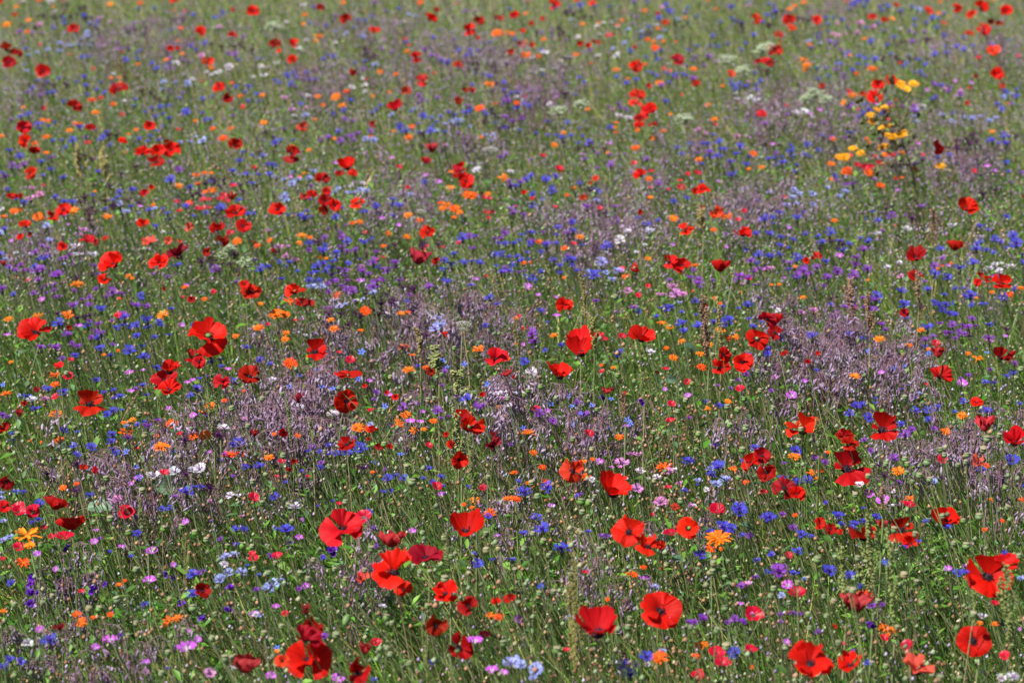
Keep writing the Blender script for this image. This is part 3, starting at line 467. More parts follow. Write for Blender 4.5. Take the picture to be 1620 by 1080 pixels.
 B="570,410,80 610,400,60 530,455,70 690,390,45 655,480,90 850,522,60 1025,495,60 1080,410,50 940,440,80 190,690,90 265,870,80 200,880,70 105,860,70 1540,750,110 1355,815,90 1430,262,60 1510,220,50 320,185,50 1375,260,60 1240,380,50 940,355,35 855,300,35 1185,445,45 1590,395,50 20,50,60 15,80,60 1000,35,50 615,1045,35 1615,910,30 380,1010,35 690,360,35 890,280,30",
 S="810,165,55 870,150,40 1075,415,60 645,60,45 1025,75,50 1180,560,60 780,180,45 600,5,40 1390,70,40",
 L="1055,880,60 970,330,50",
 V="875,590,90 920,555,60 1055,550,55 375,760,65 805,740,85 310,730,60 1410,180,55 1560,140,55 270,490,50 840,885,50 660,685,50 620,620,50 40,310,40 1225,365,50 120,765,40 1275,215,50 1225,235,40",
 K="1405,10,80 60,230,50",
 C="728,203,50 165,345,75 1230,275,80 740,1005,95 650,960,75",
 D="710,780,55 1105,855,40 1125,690,35",
 W="590,900,65 805,940,30 1430,790,35 10,340,35 790,1030,50",
 U="",
 G="195,515,38 225,552,38 208,625,42 260,520,38 875,738,38 890,770,38 885,825,38 1098,678,36 1120,712,36 1265,712,36 1255,757,36 1465,590,38 1590,625,38 1390,612,50 1515,1040,42 645,845,38 1415,855,35 150,655,34 205,775,36 305,500,30 755,770,34 1030,865,38 675,780,35 965,840,40 920,880,35 1205,775,35 1365,680,50 1470,530,35 1520,385,36 1570,235,36 1600,175,38 1005,340,30 875,350,34 50,420,36 680,470,28",
 ),
(0,3): dict(
 P="450,52,205,115:s 375,740,85,170:m 1265,500,125,100:q 1540,1005,230,150:w 5,680,25,35",
 F="118,5,85 208,10,90 410,172,110 118,227,75 795,20,100 15,300,45 360,145,35 320,155,40 275,100,40",
 Y="172,150,190 185,210,75",
 M="145,318,100 480,640,75 510,690,80 745,455,55 780,430,35 580,660,35 690,640,45 1055,675,85 1110,665,80 1040,700,60 20,620,60",
 B="310,810,125 240,50,60 200,70,50 860,135,65 1475,110,60 1525,110,55 1475,205,50 1205,390,80 1205,520,90 60,920,70 130,935,60 20,970,80 905,580,60 1045,980,30 70,445,60 1545,335,35 690,250,35 820,280,40",
 L="60,160,60 20,60,50 20,180,60 1415,280,70 1465,270,70 1430,380,75 1510,380,85 1375,425,80 1390,405,50 1390,290,50",
 V="1380,170,40 1270,370,45 1320,60,30 620,170,50 900,590,45 1600,485,50 1240,385,50",
 E="205,410,75 190,450,65 195,510,75 185,570,65 585,485,85 1030,390,55 1260,665,60 1090,410,50 655,450,45 415,240,70 1140,570,60 1430,610,70 1440,480,70 240,500,40 760,770,40",
 C="765,225,60 950,255,85 935,440,95 690,812,105 1170,870,145 1160,65,50 350,360,45 915,945,60 600,120,45 590,190,55 1235,800,55 1180,750,35",
 K="1310,1010,80 910,1000,55 1580,640,60 1510,30,45",
 D="",
 W="175,820,70 1490,960,100 1400,330,60 1600,640,50 240,795,25",
 U="",
 G="690,45,48 805,130,42 555,605,42 620,605,45 850,695,38 1150,740,42 1220,130,42 1025,105,45 1290,175,40 90,580,38 265,570,40 1590,545,30 1510,690,34 325,525,34 800,775,38 1050,880,40 995,400,35 1010,1010,45 1575,215,32 850,360,40 605,355,38 1590,355,35 1060,545,32 1325,790,45 1450,910,42",
 ),
(1,3): dict(
 P="540,118,270,230:o 850,220,205,125:w 865,385,290,190:f 1060,300,215,130:d 925,490,120,110 665,435,130,60,-5:k 1310,88,245,140:c 1190,520,190,135:o 1330,590,140,160:d 1125,705,150,165,30 1265,850,190,190,30 340,730,150,130,30 310,800,180,120:d 330,935,310,280:o 165,930,95,140:r 640,1010,190,190:q 680,885,100,120:w 315,635,100,90:m 1590,545,80,60 1500,560,60,50",
 F="675,40,100 1430,775,70",
 Y="130,870,40",
 M="1470,650,90 1520,655,70 1460,12,85",
 B="190,115,100 1450,30,60 1385,325,80 20,400,50 1600,300,60 1475,300,45 420,295,45 1100,945,80 710,10,60 1370,260,45 740,1050,50 130,110,50",
 S="130,845,55 1400,320,60",
 L="100,465,115 1590,950,115 15,640,60 60,480,60 160,425,45",
 V="205,200,65 90,275,50 430,780,65 270,480,50 5,490,40 750,215,40",
 E="725,105,75 475,240,90 425,290,55 430,770,55",
 C="270,165,60 125,600,65 315,465,55 1370,820,115 1475,1000,95 1550,1010,60 95,1035,85 510,1050,95 425,935,50 290,55,35",
 K="", D="", W="790,592,60", U="",
 G="720,232,50 680,365,36 985,340,36 1025,375,36 1085,375,36 1180,420,55 1440,240,45 120,320,36 490,360,34 1160,575,34 1095,665,34 560,420,38 1260,865,34 1175,165,40 225,60,34 1440,140,45 360,300,36 275,385,42 325,420,42 80,380,34 450,540,34 50,760,45 95,800,36 500,770,50 1070,590,42 1330,385,34 1220,280,36 1040,130,34 160,715,38 125,965,34 850,695,34 960,945,38 820,850,36 840,890,40 1265,605,34 1245,262,30",
 ),
(2,3): dict(
 P="730,130,195,185:f 850,225,185,115:o 930,215,85,145:d 1105,108,155,145:g 535,708,310,185:c 925,628,280,255:f 5,540,25,45",
 F="990,140,85 1275,10,110 1510,650,115 1490,865,78 1280,895,110 1315,960,110 1160,1030,80 1170,1000,50 878,20,25",
 M="1290,170,170 1245,230,80 1310,230,35 735,385,70 765,390,50 820,345,50 920,912,125 1180,835,90 1205,825,60 1150,900,50 1500,970,25 935,355,25 600,545,35",
 B="190,108,105 150,45,90 310,235,115 70,140,70 1175,275,100 1320,100,110 1370,110,80 1240,130,60 1420,10,110 1590,40,95 1440,150,50 840,905,90 700,945,80 680,970,60 740,1020,110 1390,880,95 180,465,50 1530,305,60 475,125,55 1600,380,60 5,295,45",
 L="370,670,75 60,960,80 20,930,80 150,990,110 940,870,60 130,1040,70 895,470,60",
 V="560,155,60 590,150,50 1140,690,60 1195,670,65 1105,690,55 1205,665,50 1390,670,65 1445,690,50 1345,690,45 1490,150,60 600,810,30 1430,465,60 1520,410,60",
 E="1180,660,55 1130,700,60 1445,680,50",
 C="1430,580,50", K="1460,460,85 1500,640,30", D="",
 W="775,955,65 845,955,50 665,1010,45", U="",
 G="75,230,40 195,185,45 130,135,34 230,272,34 170,510,42 260,500,42 480,30,34 545,235,40 575,215,38 610,270,38 20,365,40 470,575,40 1260,320,42 1255,375,45 1330,410,38 430,130,30 615,35,34 1160,360,34 110,710,34 725,720,42 300,895,34 1120,720,36 1350,310,32 1280,740,50 420,115,30",
 ),
(3,3): dict(
 P="340,75,85,75 410,105,75,80 470,125,45,40 615,170,200,130:q 855,105,200,120:B 910,200,110,90 730,105,85,70:w 1130,38,195,105:c 1390,415,300,230:o 1500,355,185,115 575,625,245,160:w 1300,810,225,225:f 280,965,285,190:f 535,965,190,115:o 945,1010,240,125:k 435,715,35,35",
 F="200,520,110 1440,580,60 490,830,25",
 M="590,515,80 640,510,70 745,725,80 800,735,70 1345,695,45 1440,700,50 830,740,40 1485,55,35 1375,110,40 190,20,40 770,765,30",
 B="30,35,90 225,145,80 290,155,50 455,30,100 480,80,60 560,80,80 620,60,60 545,95,50 695,35,75 1140,100,70 1005,65,50 180,390,80 400,370,100 520,395,70 565,385,50 600,465,50 1210,385,80 1500,265,60 1490,285,50 1375,320,50 205,250,80 640,945,45 960,185,50 770,325,60 880,220,40 40,265,50 245,420,40 1260,380,50",
 S="740,310,45", L="105,520,50 1600,420,60",
 V="110,20,60 90,375,125 670,585,60 735,580,45 175,100,60 175,635,60 95,640,50 215,640,50 330,750,40 550,870,35 1250,345,40 100,690,40",
 E="675,715,65 650,700,45",
 C="145,465,85 135,815,50 1590,740,40", K="", D="",
 W="1480,1040,80 1550,1035,90 1360,655,70", U="",
 G="808,112,48 940,140,42 1110,28,40 210,955,52 330,300,50 580,290,42 950,440,42 1590,275,38 460,820,45 1095,1040,55 385,650,36 440,285,38 115,300,40 360,430,38 205,445,42 550,490,42 35,525,40 370,530,38 430,560,42 270,640,38 705,560,42 755,965,40 870,395,48 820,250,40 270,415,34 280,725,36 1200,725,36 525,480,34 1240,55,34 1340,30,48 1215,1045,45 980,570,38 770,215,40 1305,640,45",
 ),
}
# seed-head spikes: tip x, y, width, height, colour key (full-frame units)
SPIKES = [(1372,815,60,150,'g'),(1405,850,50,160,'g'),(718,650,50,110,'g'),(740,690,40,130,'g'),(688,545,70,60,'g'),
 (826,478,26,80,'g'),(814,500,20,80,'y'),(1112,470,44,110,'t'),(1135,480,30,80,'y'),(1345,440,50,90,'t'),(1372,460,40,80,'t'),(1450,430,40,60,'t'),
 (905,875,40,180,'y'),(900,930,36,150,'y'),(222,790,32,80,'g'),(1590,890,60,160,'g'),(335,590,26,100,'g'),(328,630,24,80,'g'),
 (452,630,24,90,'g'),(920,440,28,80,'y'),(935,500,40,60,'y'),(660,520,40,50,'y'),(720,585,60,50,'g'),(1265,640,30,60,'g'),(1292,660,30,60,'g'),
 (1015,590,24,50,'g'),(120,230,44,60,'y'),(160,235,44,60,'y'),(1475,330,34,70,'t'),(190,90,30,50,'t'),(1110,330,44,40,'y'),(985,620,30,50,'t'),
 (1330,860,44,120,'g'),(705,840,30,70,'g'),(668,985,30,100,'g'),(1395,770,40,40,'t'),(1540,930,34,120,'g'),(490,660,26,50,'g')]
# patches of mauve drooping borage: cx, cy, rx, ry, weight
PATCH = [(680,500,70,28,3),(745,520,60,30,3),(560,520,60,25,1.5),(1340,545,105,40,3.4),(1440,570,40,25,1),(470,610,75,55,3.2),(420,640,40,40,1.5),
 (880,655,65,35,2.6),(240,735,95,35,3.4),(120,705,35,25,1),(390,745,40,35,1.6),(380,620,30,40,1),(1240,325,70,25,2.2),(1190,320,30,20,1),
 (640,290,45,25,2),(660,340,40,20,1.2),(40,375,35,25,1.6),(90,360,35,20,1.2),(730,70,70,28,2.2),(560,110,70,25,1.2),(870,125,50,25,2),
 (1290,165,90,30,2),(1500,225,70,35,2),(1520,60,60,30,1),(1490,690,75,35,2.6),(1400,700,40,30,1.4),(1150,680,40,20,.8),(955,895,32,28,1.6),
 (530,885,30,18,1.4),(790,690,40,30,1.4),(800,620,40,30,1.2),(985,370,60,35,1.6),(920,350,60,35,1.4),(1000,290,60,30,1.2),(740,235,60,25,1),
 (300,70,70,30,.8),(150,60,80,25,.7),(20,150,30,20,.6),(560,60,90,30,.8),(1330,20,60,15,.9),(1100,250,70,30,.8),(1240,480,60,25,.8),
 (1540,440,40,30,.6),(1550,680,50,30,1.8),(1590,750,30,30,.7),(120,1040,100,35,1.2),(115,910,20,18,.7),(620,640,50,40,1),(330,330,50,25,.8),
 (390,590,40,20,1),(460,500,40,15,.9),(820,800,30,20,.6),(1060,800,40,30,.4)]
# ---------------------------------------------------------------------------
# MESH LIBRARY
# ---------------------------------------------------------------------------
def lib(n, fn): return [fn(k) for k in range(n)]
def pmesh(*a, **k):
    def f(s):
        r = random.Random(s * 13 + 5)
        kw = dict(k); kw['ruf'] = kw.get('ruf', .06) * r.uniform(.6, 1.5)
        return petal_geo(a[0] + r.uniform(-7, 7), a[1] + r.uniform(-10, 10), seed=s * 7 + int(a[0]), **kw)
    return f
PG = {'flat': lib(6, pmesh(36, 0, A=72, base=.72, ruf=.085)), 'inner': lib(6, pmesh(56, 20, A=64, base=.7, ruf=.11)), 'cup': lib(5, pmesh(22, 66, A=70, base=.75, ruf=.08, side=.02, bow=.6)),
      'shut': lib(5, pmesh(5, 112, A=72, base=.8, ruf=.06, side=-.05, bow=.55, nt=10)), 'back': lib(5, pmesh(40, 82, A=70, base=.75, ruf=.07, side=-.04, bow=.5)),
      'front': lib(5, pmesh(25, -22, A=66, base=.65, ruf=.08, side=.0)), 'arm': lib(5, pmesh(40, 15, A=40, ruf=.08)),
      'wilt': lib(5, pmesh(10, 128, A=74, base=.8, bow=.6, ruf=.06, crumple=.06, edge=.018, nt=12, na=20)), 'fold': lib(5, pmesh(50, 20, A=50, ruf=.16, crumple=.03, edge=.06, nt=10, na=15))}
PM = {k: [g.mesh('petal') for g in v] for k, v in PG.items()}

def ovary_geo():
    g = Geo(); lathe(g, [(0, .03), (.03, .06), (.10, .08), (.15, .075), (.18, .06)], 'pod', 10, rib=.04)
    lathe(g, [(.18, .075), (.20, .07), (.21, .03)], 'anther', 10, rib=.08); return g
def stamen_geo(seed):
    r = random.Random(seed); g = Geo()
    for k in range(64):
        a = r.uniform(0, 6.28); q = r.uniform(.07, .27) ; z = r.uniform(.10, .23)
        p = (math.cos(a) * q, math.sin(a) * q, z); blob(g, p, r.uniform(.024, .038), 'anther')
        if k % 2: g.add([(p[0] * .3, p[1] * .3, .02), (p[0] * .3 + .012, p[1] * .3, .02), p], [(0, 1, 2)], 'anther')
    lathe(g, [(0, .12), (.04, .22), (.09, .15), (.12, .09)], 'anther', 8)
    return g
OV2 = Geo(); lathe(OV2, [(0, .03), (.05, .08), (.12, .11), (.20, .11), (.24, .12), (.27, .04)], 'pod', 12, rib=.06); PALE_OVM = OV2.mesh('ovary')
OV = ovary_geo(); OVM = OV.mesh('ovary'); ST = [stamen_geo(k) for k in range(3)]; STM = [g.mesh('stamens') for g in ST]

def corn_geo(seed, nray=10):
    """outer trumpet florets with split rims, and a tuft of short inner ones; unit radius"""
    r = random.Random(seed); g = Geo()
    for k in range(nray):
        a = 2 * math.pi * (k + r.uniform(-.25, .25)) / nray; el = R(r.uniform(2, 34)); L = r.uniform(.82, 1.08); sh = r.random()
        M = Matrix.Rotation(a, 4, 'Z') @ Matrix.Rotation(-el, 4, 'Y')
        vs = [(0.05, -.03, 0), (0.05, .03, 0), (.55 * L, .085, .03), (.55 * L, -.085, .03)]; fs = [(0, 1, 2, 3)]
        nl = 5
        for q in range(nl):
            w = -1 + 2 * q / (nl - 1); b = len(vs); y0 = -.085 + .17 * q / nl; y1 = -.085 + .17 * (q + 1) / nl
            zz = .16 * math.cos(w * 1.5) * r.uniform(-.6, 1.2)
            vs += [(.55 * L, y0, .03), (.55 * L, y1, .03), (.80 * L, w * .20 + .045, zz * .6 + .03), (.80 * L, w * .20 - .045, zz * .6 + .03), (L * (1.0 - .07 * abs(w)), w * .30, zz)]
            fs += [(b, b + 1, b + 2, b + 3), (b + 3, b + 2, b + 4)]
        g.add([M @ Vector(v) for v in vs], fs, 'floret', sh)
    return g
def tuft_geo(seed):
    r = random.Random(seed); g = Geo()
    for k in range(26):
        a = r.uniform(0, 6.28); q = r.uniform(0, .38); z = r.uniform(.16, .36); s = .035
        c = Vector((math.cos(a) * q, math.sin(a) * q, z)); b = c * .35
        g.add([b + Vector((s, 0, 0)), b + Vector((-s * .5, s, 0)), b + Vector((-s * .5, -s, 0)), c + Vector((s * 1.5, 0, .02)), c + Vector((-s, s * 1.2, 0)), c + Vector((-s, -s * 1.2, 0))],
              [(0, 1, 4, 3), (1, 2, 5, 4), (2, 0, 3, 5), (3, 4, 5)], 'inner_floret', r.random())
    return g
def cup_geo():
    g = Geo(); lathe(g, [(-.62, .09), (-.52, .20), (-.32, .27), (-.12, .20), (.03, .13)], 'bract', 8, rib=.05); return g
CG = lib(6, corn_geo); CM = [g.mesh('outer_florets', False) for g in CG]
TG = lib(4, tuft_geo); TM = [g.mesh('inner_florets', False) for g in TG]
BG = cup_geo(); BM = BG.mesh('bract_cup')

def mari_geo(seed):
    r = random.Random(seed); g = Geo()
    ragged = seed >= 4
    for row, (n, L0, e0, e1) in enumerate(((17, 1.0, 22, 2), (14, .86, 38, 16))):
        for k in range(n):
            if ragged and r.random() < .45: continue
            a = 2 * math.pi * (k + r.uniform(-.3, .3)) / n; L = L0 * r.uniform(.88, 1.06); wd = r.uniform(.085, .115); sh = r.random(); dz = r.uniform(-8, 14)
            vs = []
            for i, (s, w) in enumerate(((.12, .4), (.45, .95), (.80, 1.0), (1.0, .55))):
                e = R(e0 + (e1 - e0) * s + dz * s); x = s * L * math.cos(e); z = s * L * math.sin(e) + .03 * row
                for y, zz in ((-wd * w, .02), (0, -.01), (wd * w, .02)): vs.append((x, y, z + zz))
            fs = [(i * 3 + j, i * 3 + j + 1, i * 3 + j + 4, i * 3 + j + 3) for i in range(3) for j in range(2)]
            M = Matrix.Rotation(a, 4, 'Z'); g.add([M @ Vector(v) for v in vs], fs, 'floret', sh)
    return g
def disc_geo(seed):
    r = random.Random(seed); g = Geo(); lathe(g, [(0, .26), (.07, .26), (.12, .18), (.13, .05)], 'gold_centre', 10)
    for k in range(30):
        a = r.uniform(0, 6.28); q = r.uniform(.05, .27); blob(g, (math.cos(a) * q, math.sin(a) * q, .13 - .2 * q * q + r.uniform(0, .04)), .03, 'gold_centre')
    return g
MG = lib(7, mari_geo); MM = [g.mesh('petals', False) for g in MG]
DG = lib(2, disc_geo); DM = [g.mesh('flower_centre') for g in DG]
CX = Geo(); lathe(CX, [(-.22, .05), (-.16, .20), (-.03, .27), (.04, .26)], 'bract', 8, rib=.06); CXM = CX.mesh('calyx')

def five_geo(seed, mat, A, el0, el1, notch, ruf=.05):
    r = random.Random(seed); g = Geo()
    for k in range(5):
        pg = petal_geo(el0 + r.uniform(-8, 8), el1 + r.uniform(-12, 12), A=A, ruf=ruf, side=.05, mat=mat, nt=4, na=6, base=.25, notch=notch, seed=seed * 5 + k)
        g.merge(pg, Matrix.Rotation(2 * math.pi * k / 5 + r.uniform(-.08, .08), 4, 'Z'))
    return g
FG = lib(5, lambda k: five_geo(k, 'dark_eye_petal', 40, 45, 8, 0)); FM = [g.mesh('petals') for g in FG]
KG = lib(5, lambda k: five_geo(k + 9, 'throat_petal', 30, 52, 6, .10)); KM = [g.mesh('petals') for g in KG]
LC = Geo(); lathe(LC, [(-.95, .05), (-.7, .14), (-.35, .16), (.05, .09)], 'stem', 6, rib=.06); LCM = LC.mesh('calyx')
SC_ = Geo(); lathe(SC_, [(-.16, .03), (-.06, .12), (.06, .10)], 'bract', 6); SCM = SC_.mesh('calyx')
def star_geo(seed):
    g = Geo()
    for k in range(5):
        M = Matrix.Rotation(2 * math.pi * k / 5, 4, 'Z')
        vs = [(.08, 0, .0), (.42, -.20, .10), (.45, 0, .05), (.42, .20, .10), (1, 0, .12 + .1 * math.sin(k * 2 + seed))]
        g.add([M @ Vector(v) for v in vs], [(0, 1, 2), (0, 2, 3), (1, 4, 2), (2, 4, 3)], 'floret', .8)
    lathe(g, [(0, .12), (.2, .07), (.32, .015)], 'anther', 5)
    return g
SG = lib(3, star_geo); SM = [g.mesh('petals', False) for g in SG]
def bell_geo(seed):
    r = random.Random(seed); g = Geo()
    for k in range(5):
        a = r.uniform(0, 6.28); el = r.uniform(10, 70); L = r.uniform(.6, .95); z0 = r.uniform(-.5, .35)
        M = Matrix.Translation((0, 0, z0)) @ Matrix.Rotation(a, 4, 'Z') @ Matrix.Rotation(R(90 - el), 4, 'Y')
        sub = Geo(); n = 10
        prof = [(0, .06), (L * .45, .16), (L * .8, .30), (L, .44)]; vs = []
        for q, (z, rr) in enumerate(prof):
            for j in range(n):
                w = 2 * math.pi * j / n; f = 1 + (.16 * (j % 2) if q == 3 else 0); vs.append((math.cos(w) * rr * f, math.sin(w) * rr * f, z + (.12 * math.cos(w) if q == 3 else 0)))
        fs = [(i * n + j, i * n + (j + 1) % n, (i + 1) * n + (j + 1) % n, (i + 1) * n + j) for i in range(3) for j in range(n)]
        sub.add(vs, fs, 'floret', r.random()); g.merge(sub, M)
    return g
EG = lib(4, bell_geo); EM = [g.mesh('bell_flowers') for g in EG]
def umbel_geo(seed, mat, fuzzy):
    r = random.Random(seed); g = Geo(); n = 24 if not fuzzy else 34
    for k in range(n):
        q = math.sqrt(k / n) * (1 if not fuzzy else r.uniform(.7, 1.1)); a = k * 2.4
        c = Vector((math.cos(a) * q, math.sin(a) * q, .28 * (1 - q * q) - (r.uniform(0, .7) if fuzzy else 0)))
        for j in range(10):
            d = Vector((r.gauss(0, .075), r.gauss(0, .075), r.uniform(0, .07))); blob(g, c + d, r.uniform(.026, .045) * (1.9 if fuzzy else 1.0), mat, sz=.6)
        tube(g, [Vector((0, 0, -.75)), c * .5 + Vector((0, 0, -.45)), c], .013, 'thin_stem', 3)
    return g
UG = lib(3, lambda k: umbel_geo(k, 'pale_umbel', False)); UM = [g.mesh('umbel') for g in UG]
VG = lib(3, lambda k: umbel_geo(k + 5, 'green_umbel', True)); VM = [g.mesh('umbel') for g in VG]

def pod_geo(seed):
    r = random.Random(seed); g = Geo(); f = (1.0, .86, 1.12)[seed % 3]
    lathe(g, [(-.95, .16), (-.80, .42), (-.45, .78 * f), (0, .95 * f), (.40, .86 * f), (.66, .62 * f), (.78, .50 * f)], 'pod', 12, rib=.025)
    return g
PODG = lib(3, pod_geo); PODM = [g.mesh('seed_pod') for g in PODG]
CAPG = Geo(); lathe(CAPG, [(.74, .60), (.84, .88), (.90, .84), (.98, .22)], 'pod_cap', 12, rib=.06); CAPM = CAPG.mesh('cap')
FLX = Geo(); lathe(FLX, [(-.9, .35), (-.5, .85), (0, 1.0), (.5, .80), (.95, .30), (1.35, .04)], 'flax_capsule', 8, rib=.03); FLXM = FLX.mesh('seed_capsule')
LONGB = Geo(); lathe(LONGB, [(-1.3, .15), (-1.0, .55), (-.3, .85), (.5, .78), (1.2, .40), (1.5, .08)], 'pod', 10, rib=.02); LONGBM = LONGB.mesh('flower_bud')

def crook_geo(seed):
    """one arching borage branch: hooked over, with hairy buds hanging from it (real size, metres)"""
    r = random.Random(seed); g = Geo()
    W = r.uniform(.016, .032); H = r.uniform(.03, .055); pts = []
    for i in range(11):
        s = i / 10
        if s < .5: p = Vector((W * .5 * (s / .5) ** 2 * .6, 0, -.08 + (.08 + H * .8) * (s / .5)))
        else:
            q = (s - .5) / .5 * math.pi * .95; p = Vector((W * .3 + W * (1 - math.cos(q)) * .6, 0, H * .8 + W * .7 * math.sin(q) - max(0, q - 2) * .008))
        pts.append(p)
    tube(g, pts, .0011, 'borage_stem', 3, .0006)
    for k in range(r.randint(12, 17)):
        s = r.uniform(4.0, 9.9); i = int(s); p = pts[i].lerp(pts[i + 1], s - i)
        dx, dy = r.gauss(0, .006), r.gauss(0, .006); L = r.uniform(.008, .018)
        q = p + Vector((dx, dy, -L * .4)); e = p + Vector((dx * 1.4, dy * 1.4, -L))
        tube(g, [p, q + Vector((0, 0, .004)), e], .0005, 'borage_stem', 3)
        b = r.uniform(.0012, .0023)
        t = Geo(); lathe(t, [(0, b * .4), (-b * 1.6, b), (-b * 4, b * .9), (-b * 6.5, b * .12)], 'borage_bud', 5, rib=.12)
        g.merge(t, Matrix.Translation(e) @ Matrix.Rotation(r.gauss(0, .45), 4, 'X') @ Matrix.Rotation(r.gauss(0, .45), 4, 'Y'))
    return g
KRG = lib(8, crook_geo); KRM = [g.mesh('drooping_buds') for g in KRG]

def spike_geo(seed):
    """dense seed spikes: many small seed balls along branching stalks; unit height, unit width"""
    r = random.Random(seed); g = Geo()
    axes = [(0, 0, .25, 1.0)] + [(r.uniform(-.9, .9), r.uniform(-.9, .9), z, z + r.uniform(.22, .36)) for z in [.15 + .075 * k for k in range(9)]]
    tube(g, [(0, 0, -.6), (0, 0, .25), (0, 0, 1)], .02, 'dry_stem', 4)
    for k, (ax, ay, z0, z1) in enumerate(axes):
        n = 60 if k == 0 else 26; wid = (1 - z0) * .55 + .12
        for j in range(n):
            s = (j + r.random()) / n; x, y = ax * wid * s ** .8, ay * wid * s ** .8
            if k == 0: wob = .10
            else: wob = .09
            g_r = r.uniform(.028, .060)
            x += r.gauss(0, wob * .6); y += r.gauss(0, wob * .6); z = z0 + (z1 - z0) * s + r.gauss(0, .006)
            g.add([(x + a * g_r * 1.5, y + b * g_r * 1.5, z + d * g_r * .42) for a, b, d in OCT], OCF, 'spike_seed', r.random())
    return g
SPG = lib(5, spike_geo); SPM = [g.mesh('seed_spike', False) for g in SPG]

# ---------------------------------------------------------------------------
# COLOURS OF THE FLOWERS
# ---------------------------------------------------------------------------
CORN = {'B': ('blue_cornflower', 'bright blue cornflower', (.060, .058, .60)), 'L': ('pale_blue_cornflower', 'pale sky blue cornflower', (.36, .42, .88)),
        'V': ('violet_cornflower', 'violet cornflower', (.24, .045, .46)), 'D': ('dark_cornflower', 'near-black maroon cornflower', (.042, .006, .032)),
        'W': ('white_cornflower', 'white cornflower', (.78, .76, .84)), 'K': ('pink_cornflower', 'pink cornflower', (.72, .26, .62))}
GROUPS = {'B': 'blue cornflowers', 'L': 'sky cornflowers', 'V': 'violet cornflowers', 'D': 'dark cornflowers', 'W': 'white cornflowers', 'K': 'pink cornflowers'}
def vary(c, s=.12, hue=.0):
    k = random.uniform(1 - s, 1 + s); return tuple(max(0, min(1, v * k * random.uniform(1 - s * .5, 1 + s * .5))) for v in c)
POPPY = {'o': (.68, .008, .003), 'f': (.72, .010, .004), 'g': (.70, .009, .003), 'c': (.66, .008, .003), 's': (.50, .004, .003), 'B': (.52, .005, .003),
         'q': (.36, .003, .006), 'd': (.38, .003, .003), 'w': (.46, .030, .040), 'm': (.22, .006, .018), 'r': (.80, .045, .015), 'b': (.52, .045, .020), 'k': (.82, .11, .07)}
LOOK = {'o': 'open red poppy with dark centre', 'f': 'wide open red poppy facing the viewer', 'g': 'open red poppy with pale green centre', 'c': 'cupped red poppy seen from the side',
        's': 'smooth red poppy seen from its side', 'B': 'red poppy with one raised petal', 'q': 'dark crumpled red poppy', 'd': 'dark red poppy', 'w': 'crumpled fading pinkish red poppy',
        'm': 'withered maroon poppy', 'r': 'orange-red poppy', 'b': 'brick red poppy', 'k': 'coral pink poppy'}

